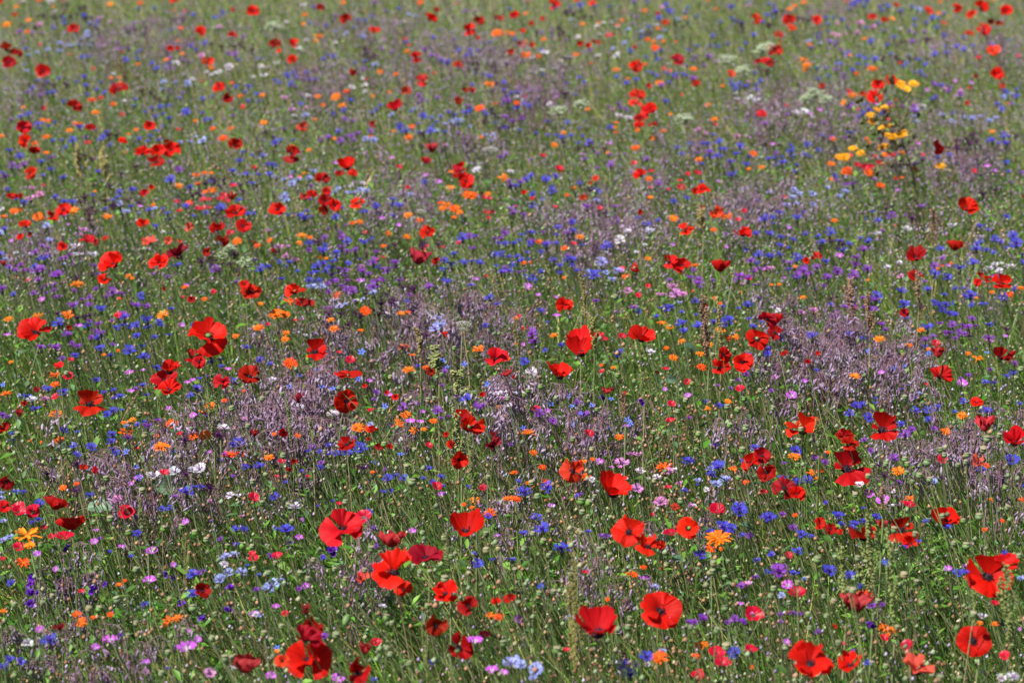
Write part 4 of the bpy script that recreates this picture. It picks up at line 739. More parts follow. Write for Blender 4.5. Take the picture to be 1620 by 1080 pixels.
# landmarks of the picture, used to say where the smaller flowers stand: x, y, short name, own label
MARKS = [
 (57,529,'the big round poppy at the left edge','big round red poppy with black centre at the left edge'),
 (142,637,'the bow-tie poppy','dark red bow-tie shaped poppy with a raised back petal, below the big round one'),
 (181,421,'the pointed-petal poppy','open red poppy with one petal drawn out to a point, upper left'),
 (254,418,'the black-eyed poppy beside the maroon one','round red poppy with black eye beside the maroon poppy'),
 (285,409,'the maroon two-petalled poppy','maroon poppy with two folded petals touching a red poppy'),
 (271,240,'the upper left poppy cluster','rightmost round poppy in the cluster of four at upper left'),
 (330,536,'the pale-centred bright poppy','bright red poppy with pale centre above a tuft of green leaves'),
 (499,555,'the split poppy','red poppy split into an upper and lower lobe left of centre'),
 (547,634,'the tall folded poppy','tall folded red poppy with dark blotch and a thin stalk across it'),
 (551,596,'the flat edge-on poppy','flat red poppy seen edge-on just above the tall folded one'),
 (439,333,'the small black-eyed poppy','small round red poppy with black eye left of the tall ragged pair'),
 (529,326,'the ragged tall poppy','large ragged red poppy with a grass stalk across it, upper left centre'),
 (462,245,'the lone poppy top left of centre','lone red poppy with an orange flower behind it, upper left centre'),
 (661,419,'the crumpled pinkish poppy','large crumpled pinkish red poppy above the violet flowers'),
 (678,370,'the poppy with a black stamen ring','small red poppy with a bold ring of black stamens'),
 (738,288,'the orange-tinged twin poppy','lower of two joined red poppies above the orange flower bed'),
 (785,569,'the three-lobed poppy','red three-lobed poppy left of the white umbel, centre of the field'),
 (740,678,'the large green-centred poppy','large red poppy with pale green centre behind green seed spikes'),
 (726,726,'the poppy behind the seed spikes','red poppy half hidden by seed spikes beneath the large green-centred poppy'),
 (893,483,'the dark stalk-crossed poppy','dark red poppy crossed by a pale green stalk'),
 (919,551,'the broad cup poppy','broad red cup-shaped poppy above another, right of centre'),
 (885,588,'the lower cup poppy','red cup-shaped poppy on a long leaning stalk below the broad one'),
 (1015,538,'the wide ruffled poppy','wide ruffled red poppy with small dark centre'),
 (1139,419,'the smooth egg-shaped poppy','smooth egg-shaped red poppy standing alone'),
 (1067,418,'the twin open poppy','open red poppy pair next to the smooth egg-shaped one'),
 (999,425,'the upright closed poppy','narrow upright dark red poppy seen from the side'),
 (1174,372,'the small folded poppy','small bright red poppy with a petal held out left'),
 (1029,177,'the square poppy near the top','square red poppy with a pale stalk in it near the top'),
 (1144,569,'the cluster of dark poppies','rightmost open poppy in the dark red cluster'),
 (1193,534,'the star-shaped poppy','red star-shaped poppy beside a taller round one'),
 (1221,507,'the tall round poppy','tall rounded red poppy above a second bright one'),
 (1529,332,'the open poppy at upper right','open red poppy with dark centre and notched lower petals, upper right'),
 (1512,386,'the oval poppy','smooth oval red poppy tilted, right side'),
 (1449,410,'the crumpled poppy on the right','dark crumpled red poppy above a small red one'),
 (1585,451,'the poppies at the right edge','low ragged red poppy behind blue cornflowers at the right edge'),
 (1485,567,'the round fading poppy','round ball of a fading pink poppy'),
 (1271,684,'the poppy with pods before it','dark-centred red poppy with green pods in front of it'),
 (1396,678,'the two-tiered poppy','red poppy in two tiers, upper petal like a hood'),
 (1339,739,'the large spreading poppy','large red poppy spreading two broad petals'),
 (1558,682,'the pink bud-like poppy','pinkish red half-closed poppy above a green pod'),
 (1605,702,'the open poppy at the right edge','open red poppy with dark centre cut by the right edge'),
 (906,746,'the flat orange-red poppy','flat orange-red poppy facing the viewer with a tiny dark centre'),
 (972,772,'the big red cup','big bright red cup-shaped poppy beside pink cornflowers'),
 (1197,735,'the leaning poppy','red poppy with pale streaks leaning to the right'),
 (542,840,'the full round poppy','full round red poppy with dark centre and pleated lower petals'),
 (620,866,'the crumpled pink-red ball','crumpled pink-red ball of a poppy above the blotched one'),
 (624,908,'the blotched poppy','large red poppy with a black blotch on its upper petal'),
 (737,832,'the pleated cup poppy','bright red pleated cup-shaped poppy with pointed top'),
 (995,843,'the ear-shaped poppy','large red poppy folded like an ear with black stamens'),
 (1090,837,'the upright cup poppy','upright dark red cup poppy next to a crimson flower'),
 (945,989,'the wide V-shaped poppy','wide V-shaped red poppy with dark stamens in the middle'),
 (1044,969,'the large square poppy','large square red poppy near the bottom edge centre'),
 (1366,853,'the poppy behind green spikes','dark crimson poppy partly hidden by a pale green seed spike'),
 (1426,837,'the hooded poppy','large hooded red poppy with a green pod in front'),
 (1562,915,'the great round poppy at right','great round red poppy with flat dark centre at right'),
 (1356,968,'the fading crimson poppy','large fading crimson poppy seen from the side'),
 (1539,1015,'the ragged open poppy','ragged red poppy with loose petals near the lower right corner'),
 (1281,1054,'the poppy with a green pod','large dark-centred red poppy with a green pod before it, bottom edge'),
 (1449,1066,'the coral poppy at the bottom','coral pink poppy with two upturned petals at the bottom edge'),
 (488,1047,'the biggest poppy','biggest poppy, bright red with black ring, at the bottom edge'),
 (725,1025,'the notched orange-tinged poppy','bright red poppy facing the viewer beside a mauve corncockle'),
 (567,1066,'the dark cup at the bottom','dark red cup-shaped poppy at the bottom edge'),
 (395,1063,'the crimson poppy at the bottom','large fading crimson poppy before a white cornflower, bottom edge'),
 (114,824,'the broad poppy at lower left','broad red poppy seen from the side at lower left'),
 (43,849,'the big golden marigold','big golden orange marigold at lower left, brightest of all'),
 (1400,200,'the yellow ragwort','tall dark-branched plant with yellow daisy flowers, upper right'),
 (265,774,'the broad grey leaf','broad grey-green leaf among violet flowers at left'),
]
LABEL_OF = {}
def own_label(px, py, tol=9):
    best = None
    for i, (x, y, s, l) in enumerate(MARKS):
        d = math.hypot(x - px, y - py)
        if d < tol and (best is None or d < best[0]) and i not in LABEL_OF: best = (d, i)
    if best: LABEL_OF[best[1]] = True; return MARKS[best[1]][3]
    return None

# ---------------------------------------------------------------------------
# FLOWER BUILDERS
# ---------------------------------------------------------------------------
def tcam(p): return (Vector((0, 0, CAM_Z)) - p).normalized()
def normal_for(px, py, tilt, az=0.0):
    """head axis tilted by `tilt` degrees towards the viewer's side, turned by az"""
    a = R(tilt); d = Matrix.Rotation(R(az), 3, 'Z') @ Vector((0, -1, 0))
    return Vector((0, 0, math.cos(a))) + d * math.sin(a)

def poppy(px, py, w, h, roll, st, own=None):
    z = random.uniform(.56, .66)
    p, s = at(px, py, z); size = w * s / FPX; asp = h / w; e = view_el(px, py)
    face = 'ofgdrbkq'
    n = None; petals = []
    if st in face:
        tilt = math.degrees(math.asin(min(.97, asp * .92))) - e
        tilt = max(-8, min(62, tilt)); sc = size / 1.98; spin = random.uniform(-.5, .5)
        o_, i_ = ('flat', 'inner')
        if st == 'f': o_, i_ = 'flat', 'flat'
        if st in 'qk': o_ = 'fold'; i_ = 'fold'
        if st == 'd' and asp > .8: i_ = 'back'
        mixp = lambda c: c if random.random() < .62 else random.choice(('flat', 'inner', 'fold', 'inner', 'cup'))
        petals = [(mixp(o_), 0, 1), (mixp(o_), 180, 1), (mixp(i_) if random.random() < .7 else 'back', 90, .92), (mixp(i_) if random.random() < .6 else 'front', 270, .92)]
    elif st == 'c':
        tilt = 14 + random.uniform(-5, 8); sc = size / 1.75; spin = random.uniform(-.3, .3); petals = [('cup', 20, 1), ('cup', 200, 1), ('cup', 110, .95), ('inner', 290, .9)]
    elif st == 's':
        tilt = -14; sc = size / 1.50; spin = random.uniform(-.3, .3); petals = [('shut', 270, 1.0), ('shut', 90, .95), ('shut', 0, .9), ('shut', 180, .9)]
        if asp < .5: sc = size / 1.98; tilt = 0; petals = [('flat', 0, 1), ('flat', 180, 1), ('flat', 90, .9), ('flat', 270, .9)]
    elif st == 'B':
        tilt = 20; sc = size / 1.8; spin = 0.0; petals = [('back', 90, .9), ('front', 285, 1.0), ('front', 235, .85), ('arm', 0, .75), ('arm', 180, .6)]
        petals = petals[:2] + petals[3:]
    elif st == 'w':
        tilt = random.uniform(-25, 15); sc = size / 1.40; spin = random.uniform(0, 6); petals = [('wilt', 0, 1), ('wilt', 180, 1), ('wilt', 90, .95), ('wilt', 270, .95)]
    else:
        tilt = random.uniform(0, 30); sc = size / 1.7; spin = random.uniform(0, 6); petals = [('fold', 0, 1), ('fold', 170, .9), ('wilt', 80, .9)]
    n = normal_for(px, py, tilt, random.uniform(-12, 12) if st in face else random.uniform(-8, 8))
    Mh = frame(n, spin, R(-roll))
    n = (Mh.to_3x3() @ Vector((0, 0, 1)))
    base = lean_base(p); rt = root('poppy', base)
    off = Matrix.Translation(p - base)
    if st in 'cs' and not (st == 's' and asp < .5): off = Matrix.Translation(p - base - n * sc * .40)
    if st == 'B': off = Matrix.Translation(p - base - n * sc * .18)
    colr = vary(POPPY[st], .16); hu = random.random(); colr = (colr[0], colr[1] + (.035 * (hu - .65) if hu > .65 else 0), colr[2] + (.020 * (.25 - hu) * 4 if hu < .25 else 0))
    for k, (cls, az, f) in enumerate(petals):
        jt = 11 if st in face else 4
        M = off @ Mh @ Matrix.Rotation(R(az + random.uniform(-14, 14)), 4, 'Z') @ Matrix.Rotation(R(random.gauss(0, jt)), 4, 'Y') @ Matrix.Rotation(R(random.gauss(0, jt)), 4, 'X') @ Matrix.Scale(sc * f * random.uniform(.88, 1.06), 4) @ Matrix.Diagonal((1, 1, (max(.55, min(1, asp * 1.05)) if st in 'ws' else 1), 1)) @ Matrix.Translation((0, 0, .015 * (k >= 2)))
        mobj('petal', random.choice(PM[cls]), rt, M, vary(colr, .17))
    M = off @ Mh @ Matrix.Scale(sc * (1.0 if st not in 'g' else 1.15), 4)
    if st not in 'sw': mobj('stamens', random.choice(STM), rt, M)
    mobj('ovary', PALE_OVM if st == 'g' else OVM, rt, M)
    stalk(rt, base, base + off.translation, n, max(.0011, .0009 + .0000), 'stem', seg=8)
    register(rt, LOOK[st], 'poppy', 'red poppies in the meadow', px, py, own or own_label(px, py))
    return rt

def generic(name, px, py, w, look, cat, group, parts, color, zr, tilt, unit=1.0, rad=.0008, mat='thin_stem', own=None, lean=None):
    """a flower on its stalk; parts = [(name, mesh, relative colour or None)]"""
    z = random.uniform(*zr); p, s = at(px, py, z); sc = w * s / FPX / 2 * unit
    n = normal_for(px, py, tilt, random.uniform(-35, 35)); Mh = frame(n, random.uniform(0, 6.28))
    base = lean_base(p, lean); rt = root(name, base); M = Matrix.Translation(p - base) @ Mh @ Matrix.Scale(sc, 4)
    for nm, me, c in parts: mobj(nm, me, rt, M, c)
    stalk(rt, base, p, n, rad, mat, seg=5, sides=3)
    register(rt, look, cat, group, px, py, own or own_label(px, py)); return rt

# far, small flowers: one mesh each (head and stalk together)
def whole(name, geos, hh=.50, tilt=15, sc=.02):
    g = Geo(); p = Vector((0, 0, hh))
    M = Matrix.Translation(p) @ frame(normal_for(0, 0, tilt)) @ Matrix.Scale(sc, 4)
    for q in geos: g.merge(q, M)
    tube(g, bez(Vector((.16, .02, -.03)), Vector((.03, 0, hh * .6)), p, 4), .0011, 'thin_stem', 3)
    return g.mesh(name, False)
SIZES = (.0065, .0095, .0135, .019, .027)
WH = {'corn': [[whole('cornflower', [CG[k], TG[k % 4], BG], tilt=4 + 5 * k, sc=z) for k in range(4)] for z in SIZES],
      'mari': [[whole('marigold', [MG[k], DG[0]], tilt=6 + 8 * k, sc=z) for k in range(3)] for z in SIZES],
      'flax': [[whole('red_flax', [FG[k]], tilt=10 + 9 * k, sc=z) for k in range(3)] for z in SIZES],
      'cock': [[whole('corncockle', [KG[k], LC], tilt=5 + 10 * k, sc=z) for k in range(3)] for z in SIZES]}
def size_of(r): return min(range(5), key=lambda i: abs(math.log(SIZES[i] / r)))
def small(name, kind, px, py, w, look, cat, group, color):
    hz = random.uniform(.51, .60)
    p, s = at(px, py, hz); r = w * s / FPX / 2; i = size_of(r); f = r / SIZES[i]
    o = bpy.data.objects.new(name, random.choice(WH[kind][i])); o.color = (*color, 1)
    o.rotation_euler = (0, 0, random.uniform(-.6, .6)); o.scale = (f, f, hz / .50)
    o.location = (p.x, p.y, 0); link(o); register(o, look, cat, group, px, py, own_label(px, py, 6)); return o

def parse(s):
    for tok in s.split():
        st = 'o'
        if ':' in tok: tok, st = tok.split(':'); 
        else: st = None
        v = [float(q) for q in tok.split(',')]; yield v, st
TX, TY, TS = (0, 405, 810, 1210), (0, 270, 540, 810), 410 / 1620
occupied = []
COUNT = {}
def all_w(key):
    return sorted(((v[2] if len(v) > 2 else (36, 42, 52, 65)[tj]) * TS * ((1.22, 1.12, 1.08, 1.10)[tj] if key in 'BLVDWK' else (1.25, 1.08, 1.0, 1.0)[tj]) for (ti, tj), T in SURVEY.items() for v, st in parse(T.get(key, ''))), reverse=True)
LIMIT = {}
for key in 'BLVDWKM':
    q = all_w(key)
    if len(q) > 298: LIMIT[key] = q[298] + 1e-4
REST = []       # the smaller ones past the limit: x, y, width, colour, kind
for (ti, tj), T in SURVEY.items():
    X0, Y0 = TX[ti], TY[tj]; dflt = (36, 42, 52, 65)[tj]
    def marks(key, d=dflt):
        for v, st in parse(T.get(key, '')):
            yield X0 + v[0] * TS, Y0 + v[1] * TS, (v[2] if len(v) > 2 else d) * TS, v, st
    for x, y, w, v, st in marks('P'):
        if st == 'x': continue
        h = v[3] * TS if len(v) > 3 else w * .8; roll = v[4] if len(v) > 4 else 0
        k_ = (1.2, 1.16, 1.15, 1.10)[tj]; w *= k_; h *= k_
        poppy(x, y, w, h, roll, st or random.choice('oodd' if w < 18 else 'ood'))
        occupied.append((x, y, w * .6))
    for key in 'BLVDWK':
        nm, look, c = CORN[key]
        for x, y, w, v, st in marks(key):
            w *= (1.22, 1.12, 1.08, 1.10)[tj]; occupied.append((x, y, w * .5))
            cc = vary(c, .12)
            if w < LIMIT.get(key, 0) or COUNT.get(key, 0) >= 299: REST.append((x, y, w, cc, 'corn')); continue
            COUNT[key] = COUNT.get(key, 0) + 1
            if key == 'D': w *= 1.2
            if w < 12.5: small(nm, 'corn', x, y, w, look, GROUPS[key][:-1], GROUPS[key], cc); continue
            k = random.randrange(6)
            inner = tuple(q * .6 for q in c) if key != 'W' else (.75, .55, .75)
            generic(nm, x, y, w, look, GROUPS[key][:-1], GROUPS[key],
                    [('outer_florets', CM[k], cc), ('inner_florets', random.choice(TM), cc if key in 'BLV' else inner if key != 'D' else cc), ('bract_cup', BM, None)],
                    None, (.51, .61), random.uniform(-5, 32))
    for key, c, look in (('M', (.88, .20, .008), 'orange marigold'), ('Y', (.93, .29, .008), 'golden yellow marigold')):
        for x, y, w, v, st in marks(key):
            w *= (1.25, 1.08, 1.0, 1.0)[tj]; occupied.append((x, y, w * .5)); cc = vary(c, .10)
            if key == 'M': cc = (cc[0], cc[1] * random.choice((.45, .65, .85, 1.0, 1.15)), cc[2])
            if key == 'M' and (w < LIMIT.get('M', 0) or COUNT.get('M', 0) >= 299): REST.append((x, y, w, cc, 'mari')); continue
            COUNT[key] = COUNT.get(key, 0) + 1
            if w < 12.5: small('marigold', 'mari', x, y, w, look, 'marigold', 'orange marigolds', cc); continue
            generic('marigold', x, y, w, look, 'marigold', 'orange marigolds', [('petals', random.choice(MM), cc), ('flower_centre', random.choice(DM), None), ('calyx', CXM, None)],
                    None, (.50, .60), random.uniform(2, 32) if w < 26 else random.uniform(6, 16), rad=.0013, mat='stem')
    for x, y, w, v, st in marks('F'):
        w *= 1.2; occupied.append((x, y, w * .5)); cc = vary((.50, .002, .028), .12)
        if w < 11: small('red_flax', 'flax', x, y, w, 'small crimson flax flower', 'flax flower', 'crimson flax flowers', cc); continue
        generic('red_flax', x, y, w, 'small crimson flax flower', 'flax flower', 'crimson flax flowers', [('petals', random.choice(FM), cc), ('calyx', SCM, None)], None, (.50, .59), random.uniform(2, 36))
    for x, y, w, v, st in marks('C'):
        w *= 1.1; occupied.append((x, y, w * .5)); cc = vary((.52, .10, .62), .12)
        if w < 10: small('corncockle', 'cock', x, y, w, 'mauve corncockle with white throat', 'corncockle', 'mauve corncockles', cc); continue
        generic('corncockle', x, y, w, 'mauve corncockle with white throat', 'corncockle', 'mauve corncockles', [('petals', random.choice(KM), cc), ('calyx', LCM, None)], None, (.50, .60), random.uniform(0, 32))
    for x, y, w, v, st in marks('S'):
        occupied.append((x, y, w * .4)); cc = vary((.12, .20, .82), .12)
        generic('borage_flower', x, y, w, 'bright blue star-shaped borage flower', 'borage', 'blue borage stars', [('petals', random.choice(SM), cc)], None, (.48, .56), random.uniform(10, 60), mat='borage_stem', lean=.12)
    for x, y, w, v, st in marks('E'):
        occupied.append((x, y, w * .5)); cc = vary((.17, .03, .48), .15)
        generic('purple_bellflower', x, y, w, 'deep purple bell-shaped flower', 'bellflower', 'deep purple bell flowers', [('bell_flowers', random.choice(EM), cc)], None, (.46, .56), random.uniform(0, 30), unit=.95)
    for x, y, w, v, st in marks('U'):
        fuzzy = w > 27 or (ti, tj) == (0, 1)
        if (ti, tj) in ((1, 0),) and v[0] > 1000: fuzzy = False
        if (ti, tj) == (1, 1): fuzzy = False
        generic('umbel_plant', x, y, w, 'fuzzy pale green umbel clump' if fuzzy else 'flat white umbel flower', 'umbel', 'pale umbels', [('umbel', random.choice(VM if fuzzy else UM), None)], None,
                (.57, .62) if fuzzy else (.60, .64), 3, rad=.0016, mat='stem', lean=.05)
        occupied.append((x, y, w * .4))
    for x, y, w, v, st in marks('G'):
        z = random.uniform(.56, .66); p, s = at(x, y, z); sc = w * s / FPX / 2
        n = normal_for(x, y, random.uniform(0, 18), random.uniform(-90, 90)); base = lean_base(p); rt = root('poppy_pod', base)
        M = Matrix.Translation(p - base) @ frame(n, random.uniform(0, 6)) @ Matrix.Scale(sc, 4)
        mobj('seed_pod', random.choice(PODM), rt, M); mobj('cap', CAPM, rt, M); stalk(rt, base, p - n * sc * .8, n, .0010, 'stem', seg=6)
        register(rt, 'green seed pod on stalk', 'seed pod', 'green poppy seed pods', x, y); occupied.append((x, y, w * .5))

# ---------------------------------------------------------------------------
# SMALL FLOWERS BETWEEN THE SURVEYED ONES
# ---------------------------------------------------------------------------
def free(x, y, m=5):
    return all((x - a) ** 2 + (y - b) ** 2 > (r + m) ** 2 for a, b, r in occupied)
def sprinkle(n, ylo, yhi, bias, fn, m=4, xs=(0, 1620), tries=8):
    k = 0; t = 0
    while k < n and t < n * tries:
        t += 1; y = ylo + (yhi - ylo) * random.random() ** bias; x = random.uniform(*xs)
        if free(x, y, m): fn(x, y); k += 1
def near_blue(x, y):
    """blues grow in drifts: reuse the neighbourhood of a surveyed one"""
    return min(((x - a) ** 2 + (y - b) ** 2) for a, b, r in occupied)
def wpx(y, cm): return cm * .01 * FPX / (1.5 / math.sin(R(view_el(810, y))))
for key, n in (('B', 230), ('V', 170), ('D', 130), ('L', 70), ('W', 22), ('K', 18)):
    nm, look, c = CORN[key]
    def put(x, y):
        if COUNT.get(key, 0) < 298:
            COUNT[key] = COUNT.get(key, 0) + 1; small(nm, 'corn', x, y, wpx(y, random.uniform(2.3, 3.8)), look, GROUPS[key][:-1], GROUPS[key], vary(c, .15))
        else: REST.append((x, y, wpx(y, random.uniform(2.3, 3.8)), vary(c, .15), 'corn'))
    home = [(TX[ti] + q[0] * TS, TY[tj] + q[1] * TS) for (ti, tj), T in SURVEY.items() if tj < 3 for q, st in parse(T.get(key, ''))]
    for _ in range(n * 3):
        if n <= 0: break
        hx, hy = random.choice(home); s_ = (hy + 300) / 700
        if hy > 560 and random.random() < .75: continue
        x, y = random.gauss(hx, 26 * s_), random.gauss(hy, 9 * s_)
        if 0 < x < 1620 and y > 0 and free(x, y, 1): put(x, y); n -= 1
sprinkle(55, 0, 700, 1.5, lambda x, y: REST.append((x, y, wpx(y, random.uniform(1.7, 3.0)), (.85, random.uniform(.12, .26), .01), 'mari')))
sprinkle(70, 0, 1050, 1.3, lambda x, y: small('red_flax', 'flax', x, y, wpx(y, random.uniform(1.3, 2.4)), 'small crimson flax flower', 'flax flower', 'crimson flax flowers', vary((.52, .005, .03), .2)))
sprinkle(35, 150, 1050, 1.2, lambda x, y: small('corncockle', 'cock', x, y, wpx(y, random.uniform(1.2, 2.0)), 'mauve corncockle with white throat', 'corncockle', 'mauve corncockles', vary((.46, .09, .60), .15)))
# ---------------------------------------------------------------------------
# BORAGE: mauve drooping bud clusters in drifts
# ---------------------------------------------------------------------------
def add_borage(x, y, big):
    z = random.uniform(.38, .51); p, s = at(x, y, z + .04)
    base = Vector((p.x + random.gauss(0.04, .05), p.y + random.gauss(0, .05), 0)); rt = root('borage_plant', base)
    sg = Geo(); c = p - base; top = Vector((c.x, c.y, z - .06))
    tube(sg, bez(Vector((0, 0, -.02)), Vector((0, 0, z * .5)), top, 5), .0022, 'borage_stem', 4, .0014)
    n = random.randint(4, 6)
    for k in range(n):
        a = random.uniform(0, 6.28) ; q = random.uniform(.02, .065); e = Vector((c.x + math.cos(a) * q, c.y + math.sin(a) * q, z - .045 + random.uniform(-.035, .03)))
        tube(sg, bez(top - Vector((0, 0, .07)), top, e, 3), .0012, 'borage_stem', 3)
        f = random.uniform(.85, 1.5); yaw = a + random.uniform(-.8, .8)
        M = Matrix.Translation(e + Vector((0, 0, .03 * f))) @ Matrix.Rotation(yaw, 4, 'Z') @ Matrix.Rotation(random.uniform(-.15, .3), 4, 'Y') @ Matrix.Scale(f, 4)
        mobj('drooping_buds', random.choice(KRM), rt, M)
    mobj('stem', sg.mesh('stem'), rt)
    register(rt, 'mauve borage plant with drooping hairy buds', 'borage', 'mauve borage plants', x, y)
PATCH = [(cx, cy, rx * 1.3, ry * 1.35, w) for cx, cy, rx, ry, w in PATCH]
nb = 0
tot = 285
PWs = [w * (rx * ry) / ((cy + 600) / 1100) ** 1.4 for (cx, cy, rx, ry, w) in PATCH]
S_ = sum(PWs)
for (cx, cy, rx, ry, w), ww in zip(PATCH, PWs):
    for k in range(max(2, int(round(tot * ww / S_)))):
        r = math.sqrt(random.random()); a = random.uniform(0, 6.28); x = cx + rx * r * math.cos(a); y = cy + ry * r * math.sin(a)
        if any((x - u) ** 2 + (y - 6 - v) ** 2 < (q * .9) ** 2 for u, v, q in occupied if q > 9): continue
        add_borage(x, y, True); nb += 1

# seed-head spikes (dock and orache)
SPC = {'g': (.22, .25, .09), 'y': (.32, .27, .10), 't': (.26, .16, .10)}
SPL = {'g': 'tall pale green seed spike with knobbly clusters', 'y': 'yellowish seed spike with small round seeds', 't': 'rusty tan seed spike, dry and branching'}
for (x, y, w, h, k) in SPIKES:
    z = .72 if h > 120 else random.uniform(.62, .68); p, s = at(x, y, z); H = h * s / FPX / math.cos(R(view_el(x, y))); W = w * s / FPX
    H = min(H, .42)
    rt = root('seed_spike_plant', Vector((p.x + .06 * H, p.y + .02, 0)))
    M = Matrix.Translation(p - rt.location - Vector((-.10 * H, 0, H))) @ Matrix.Rotation(-.10, 4, 'Y') @ Matrix.Diagonal((W * .55, W * .55, H, 1)) @ Matrix.Rotation(random.uniform(0, 6), 4, 'Z')
    mobj('seed_spike', random.choice(SPM), rt, M, vary(SPC[k], .15))
    b = M @ Vector((0, 0, -.05)); sg = Geo(); tube(sg, [Vector((0, 0, -.02)), b * .5, b], .002, 'stem', 4); mobj('stem', sg.mesh('stem'), rt)
    register(rt, SPL[k], 'seed spike', 'knobbly seed spikes', x, y)

# more poppy pods
PODN = sum(1 for i in ITEMS if i[0].name.startswith('poppy_pod'))
def podf(x, y, rmin=.0045, rmax=.0075):
    z = random.uniform(.50, .64); p, s = at(x, y, z); sc = random.uniform(rmin, rmax)
    n = normal_for(x, y, random.uniform(0, 22), random.uniform(-180, 180)); base = lean_base(p); rt = root('poppy_pod', base)
    M = Matrix.Translation(p - base) @ frame(n, random.uniform(0, 6)) @ Matrix.Scale(sc, 4)
    if random.random() < .1:
        mobj('flower_bud', LONGBM, rt, M @ Matrix.Rotation(R(random.uniform(60, 150)), 4, 'X'))
        look = 'nodding green bud on bare stalk'
    else:
        mobj('seed_pod', random.choice(PODM), rt, M); mobj('cap', CAPM, rt, M); look = 'green seed pod on stalk'
    stalk(rt, base, p - n * sc * .8, n, .0009, 'stem', seg=5, sides=3)
    register(rt, look, 'seed pod', 'green poppy seed pods', x, y)
def heroclear(x, y): return not any((x - u) ** 2 + (y - v) ** 2 < (q * 1.0) ** 2 for u, v, q in occupied if q > 9)
k = 0
while k < 298 - PODN:
    y = 300 + 780 * random.random() ** .8; x = random.uniform(0, 1620)
    if y < 620 and random.random() < .35: continue
    if heroclear(x, y): podf(x, y); k += 1

# flax plants with brown capsules
def flax(x, y):
    z = random.uniform(.42, .52); p, s = at(x, y, z); base = lean_base(p, random.gauss(.22, .12)); rt = root('flax_plant', base)
    c = p - base; sg = Geo(); fork = Vector((c.x * .75, c.y * .75, z - .13))
    tube(sg, bez(Vector((0, 0, -.02)), Vector((c.x * .2, c.y * .2, z * .4)), fork, 4), .0009, 'dry_stem', 3)
    for k in range(random.randint(5, 8)):
        e = Vector((c.x + random.gauss(0, .035), c.y + random.gauss(0, .035), z + random.uniform(-.07, .03)))
        tube(sg, bez(fork, fork.lerp(e, .5) + Vector((0, 0, .015)), e, 3), .0006, 'dry_stem', 3)
        mobj('seed_capsule', FLXM, rt, Matrix.Translation(e) @ Matrix.Rotation(random.uniform(-.5, .5), 4, 'X') @ Matrix.Rotation(random.uniform(-.5, .5), 4, 'Y') @ Matrix.Scale(random.uniform(.0031, .0042), 4))
    mobj('stem', sg.mesh('stem'), rt)
    register(rt, 'flax plant with round brown capsules', 'flax', 'brown-capsuled flax plants', x, y)
k = 0
while k < 215:
    y = 400 + 690 * random.random() ** .9; x = random.uniform(0, 1620)
    g = math.exp(-((x - 1040) / 200) ** 2 - ((y - 740) / 90) ** 2) + .7 * math.exp(-((x - 1180) / 200) ** 2 - ((y - 720) / 60) ** 2) + .5 * math.exp(-((x - 330) / 90) ** 2 - ((y - 890) / 70) ** 2) + .6 * math.exp(-((x - 250) / 150) ** 2 - ((y - 780) / 50) ** 2) + .22
    if random.random() < g and heroclear(x, y): flax(x, y); k += 1

# the tall yellow ragwort at upper right: branching from one root
p0, s0 = at(1447, 300, .50); Yr = p0.y
def on_plane(px, py, y):
    d = ray(px, py); t = y / d.y; return Vector((0, 0, CAM_Z)) + d * t
rt = root('yellow_ragwort', Vector((p0.x + .05, Yr, 0)))
sg = Geo(); trunk = [Vector((0, 0, 0))] + [on_plane(a, b, Yr) - rt.location for a, b in ((1447, 290), (1440, 262), (1430, 232), (1424, 200), (1420, 172))]
tube(sg, trunk, .0032, 'dry_stem', 5, .0018)
YF = [(852,530,50),(932,530,60),(748,675,45),(662,730,55),(665,768,50),(735,800,45),(780,795,45),(780,855,60),(805,862,50),(830,850,60),(700,690,40),(890,560,40),(600,960,45),(862,843,55),(725,922,40),(755,915,40),(552,930,50),(470,985,55),(505,985,50)]
for (a, b, w) in YF:
    x, y = 1210 + a * TS, b * TS; dy = random.uniform(-.06, .06); q = on_plane(x, y, Yr + dy) - rt.location
    sc = w * 1.35 * TS * s0 / FPX / 2; M = Matrix.Translation(q) @ frame(normal_for(0, 0, random.uniform(15, 50), random.uniform(-60, 60)), random.uniform(0, 6)) @ Matrix.Scale(sc, 4)
    f = mobj('yellow_flower', random.choice(MM[:4]), rt, M, vary((.92, .44, .012), .08)); mobj('flower_centre', random.choice(DM), f)
    f.children[0].matrix_basis = Matrix.Identity(4)
    best = min(trunk[1:], key=lambda t: (t - q).length + (3 if t.z > q.z - .01 else 0)); tube(sg, bez(best, best.lerp(q, .5) - Vector((0, 0, .015)), q - Vector((0, 0, .004)), 5), .0013, 'dry_stem', 3)
for k in range(46):
    a = random.gauss(1405, 26); b = random.gauss(195, 38); q = on_plane(a, b, Yr + random.uniform(-.08, .08)) - rt.location
    t = Geo(); lathe(t, [(-.008, .001), (-.006, .004), (.001, .005), (.006, .0035), (.008, .0015)], 'ragged_bract', 6); sg.merge(t, Matrix.Translation(q) @ Matrix.Rotation(random.uniform(-1, 1), 4, 'X') @ Matrix.Scale(random.uniform(.8, 1.5), 4))
    best = min(trunk[1:], key=lambda t: (t - q).length + (3 if t.z > q.z else 0)); tube(sg, bez(best, best.lerp(q, .6) - Vector((0, 0, .02)), q, 4), .0008, 'ragged_bract', 3)
lg = Geo()
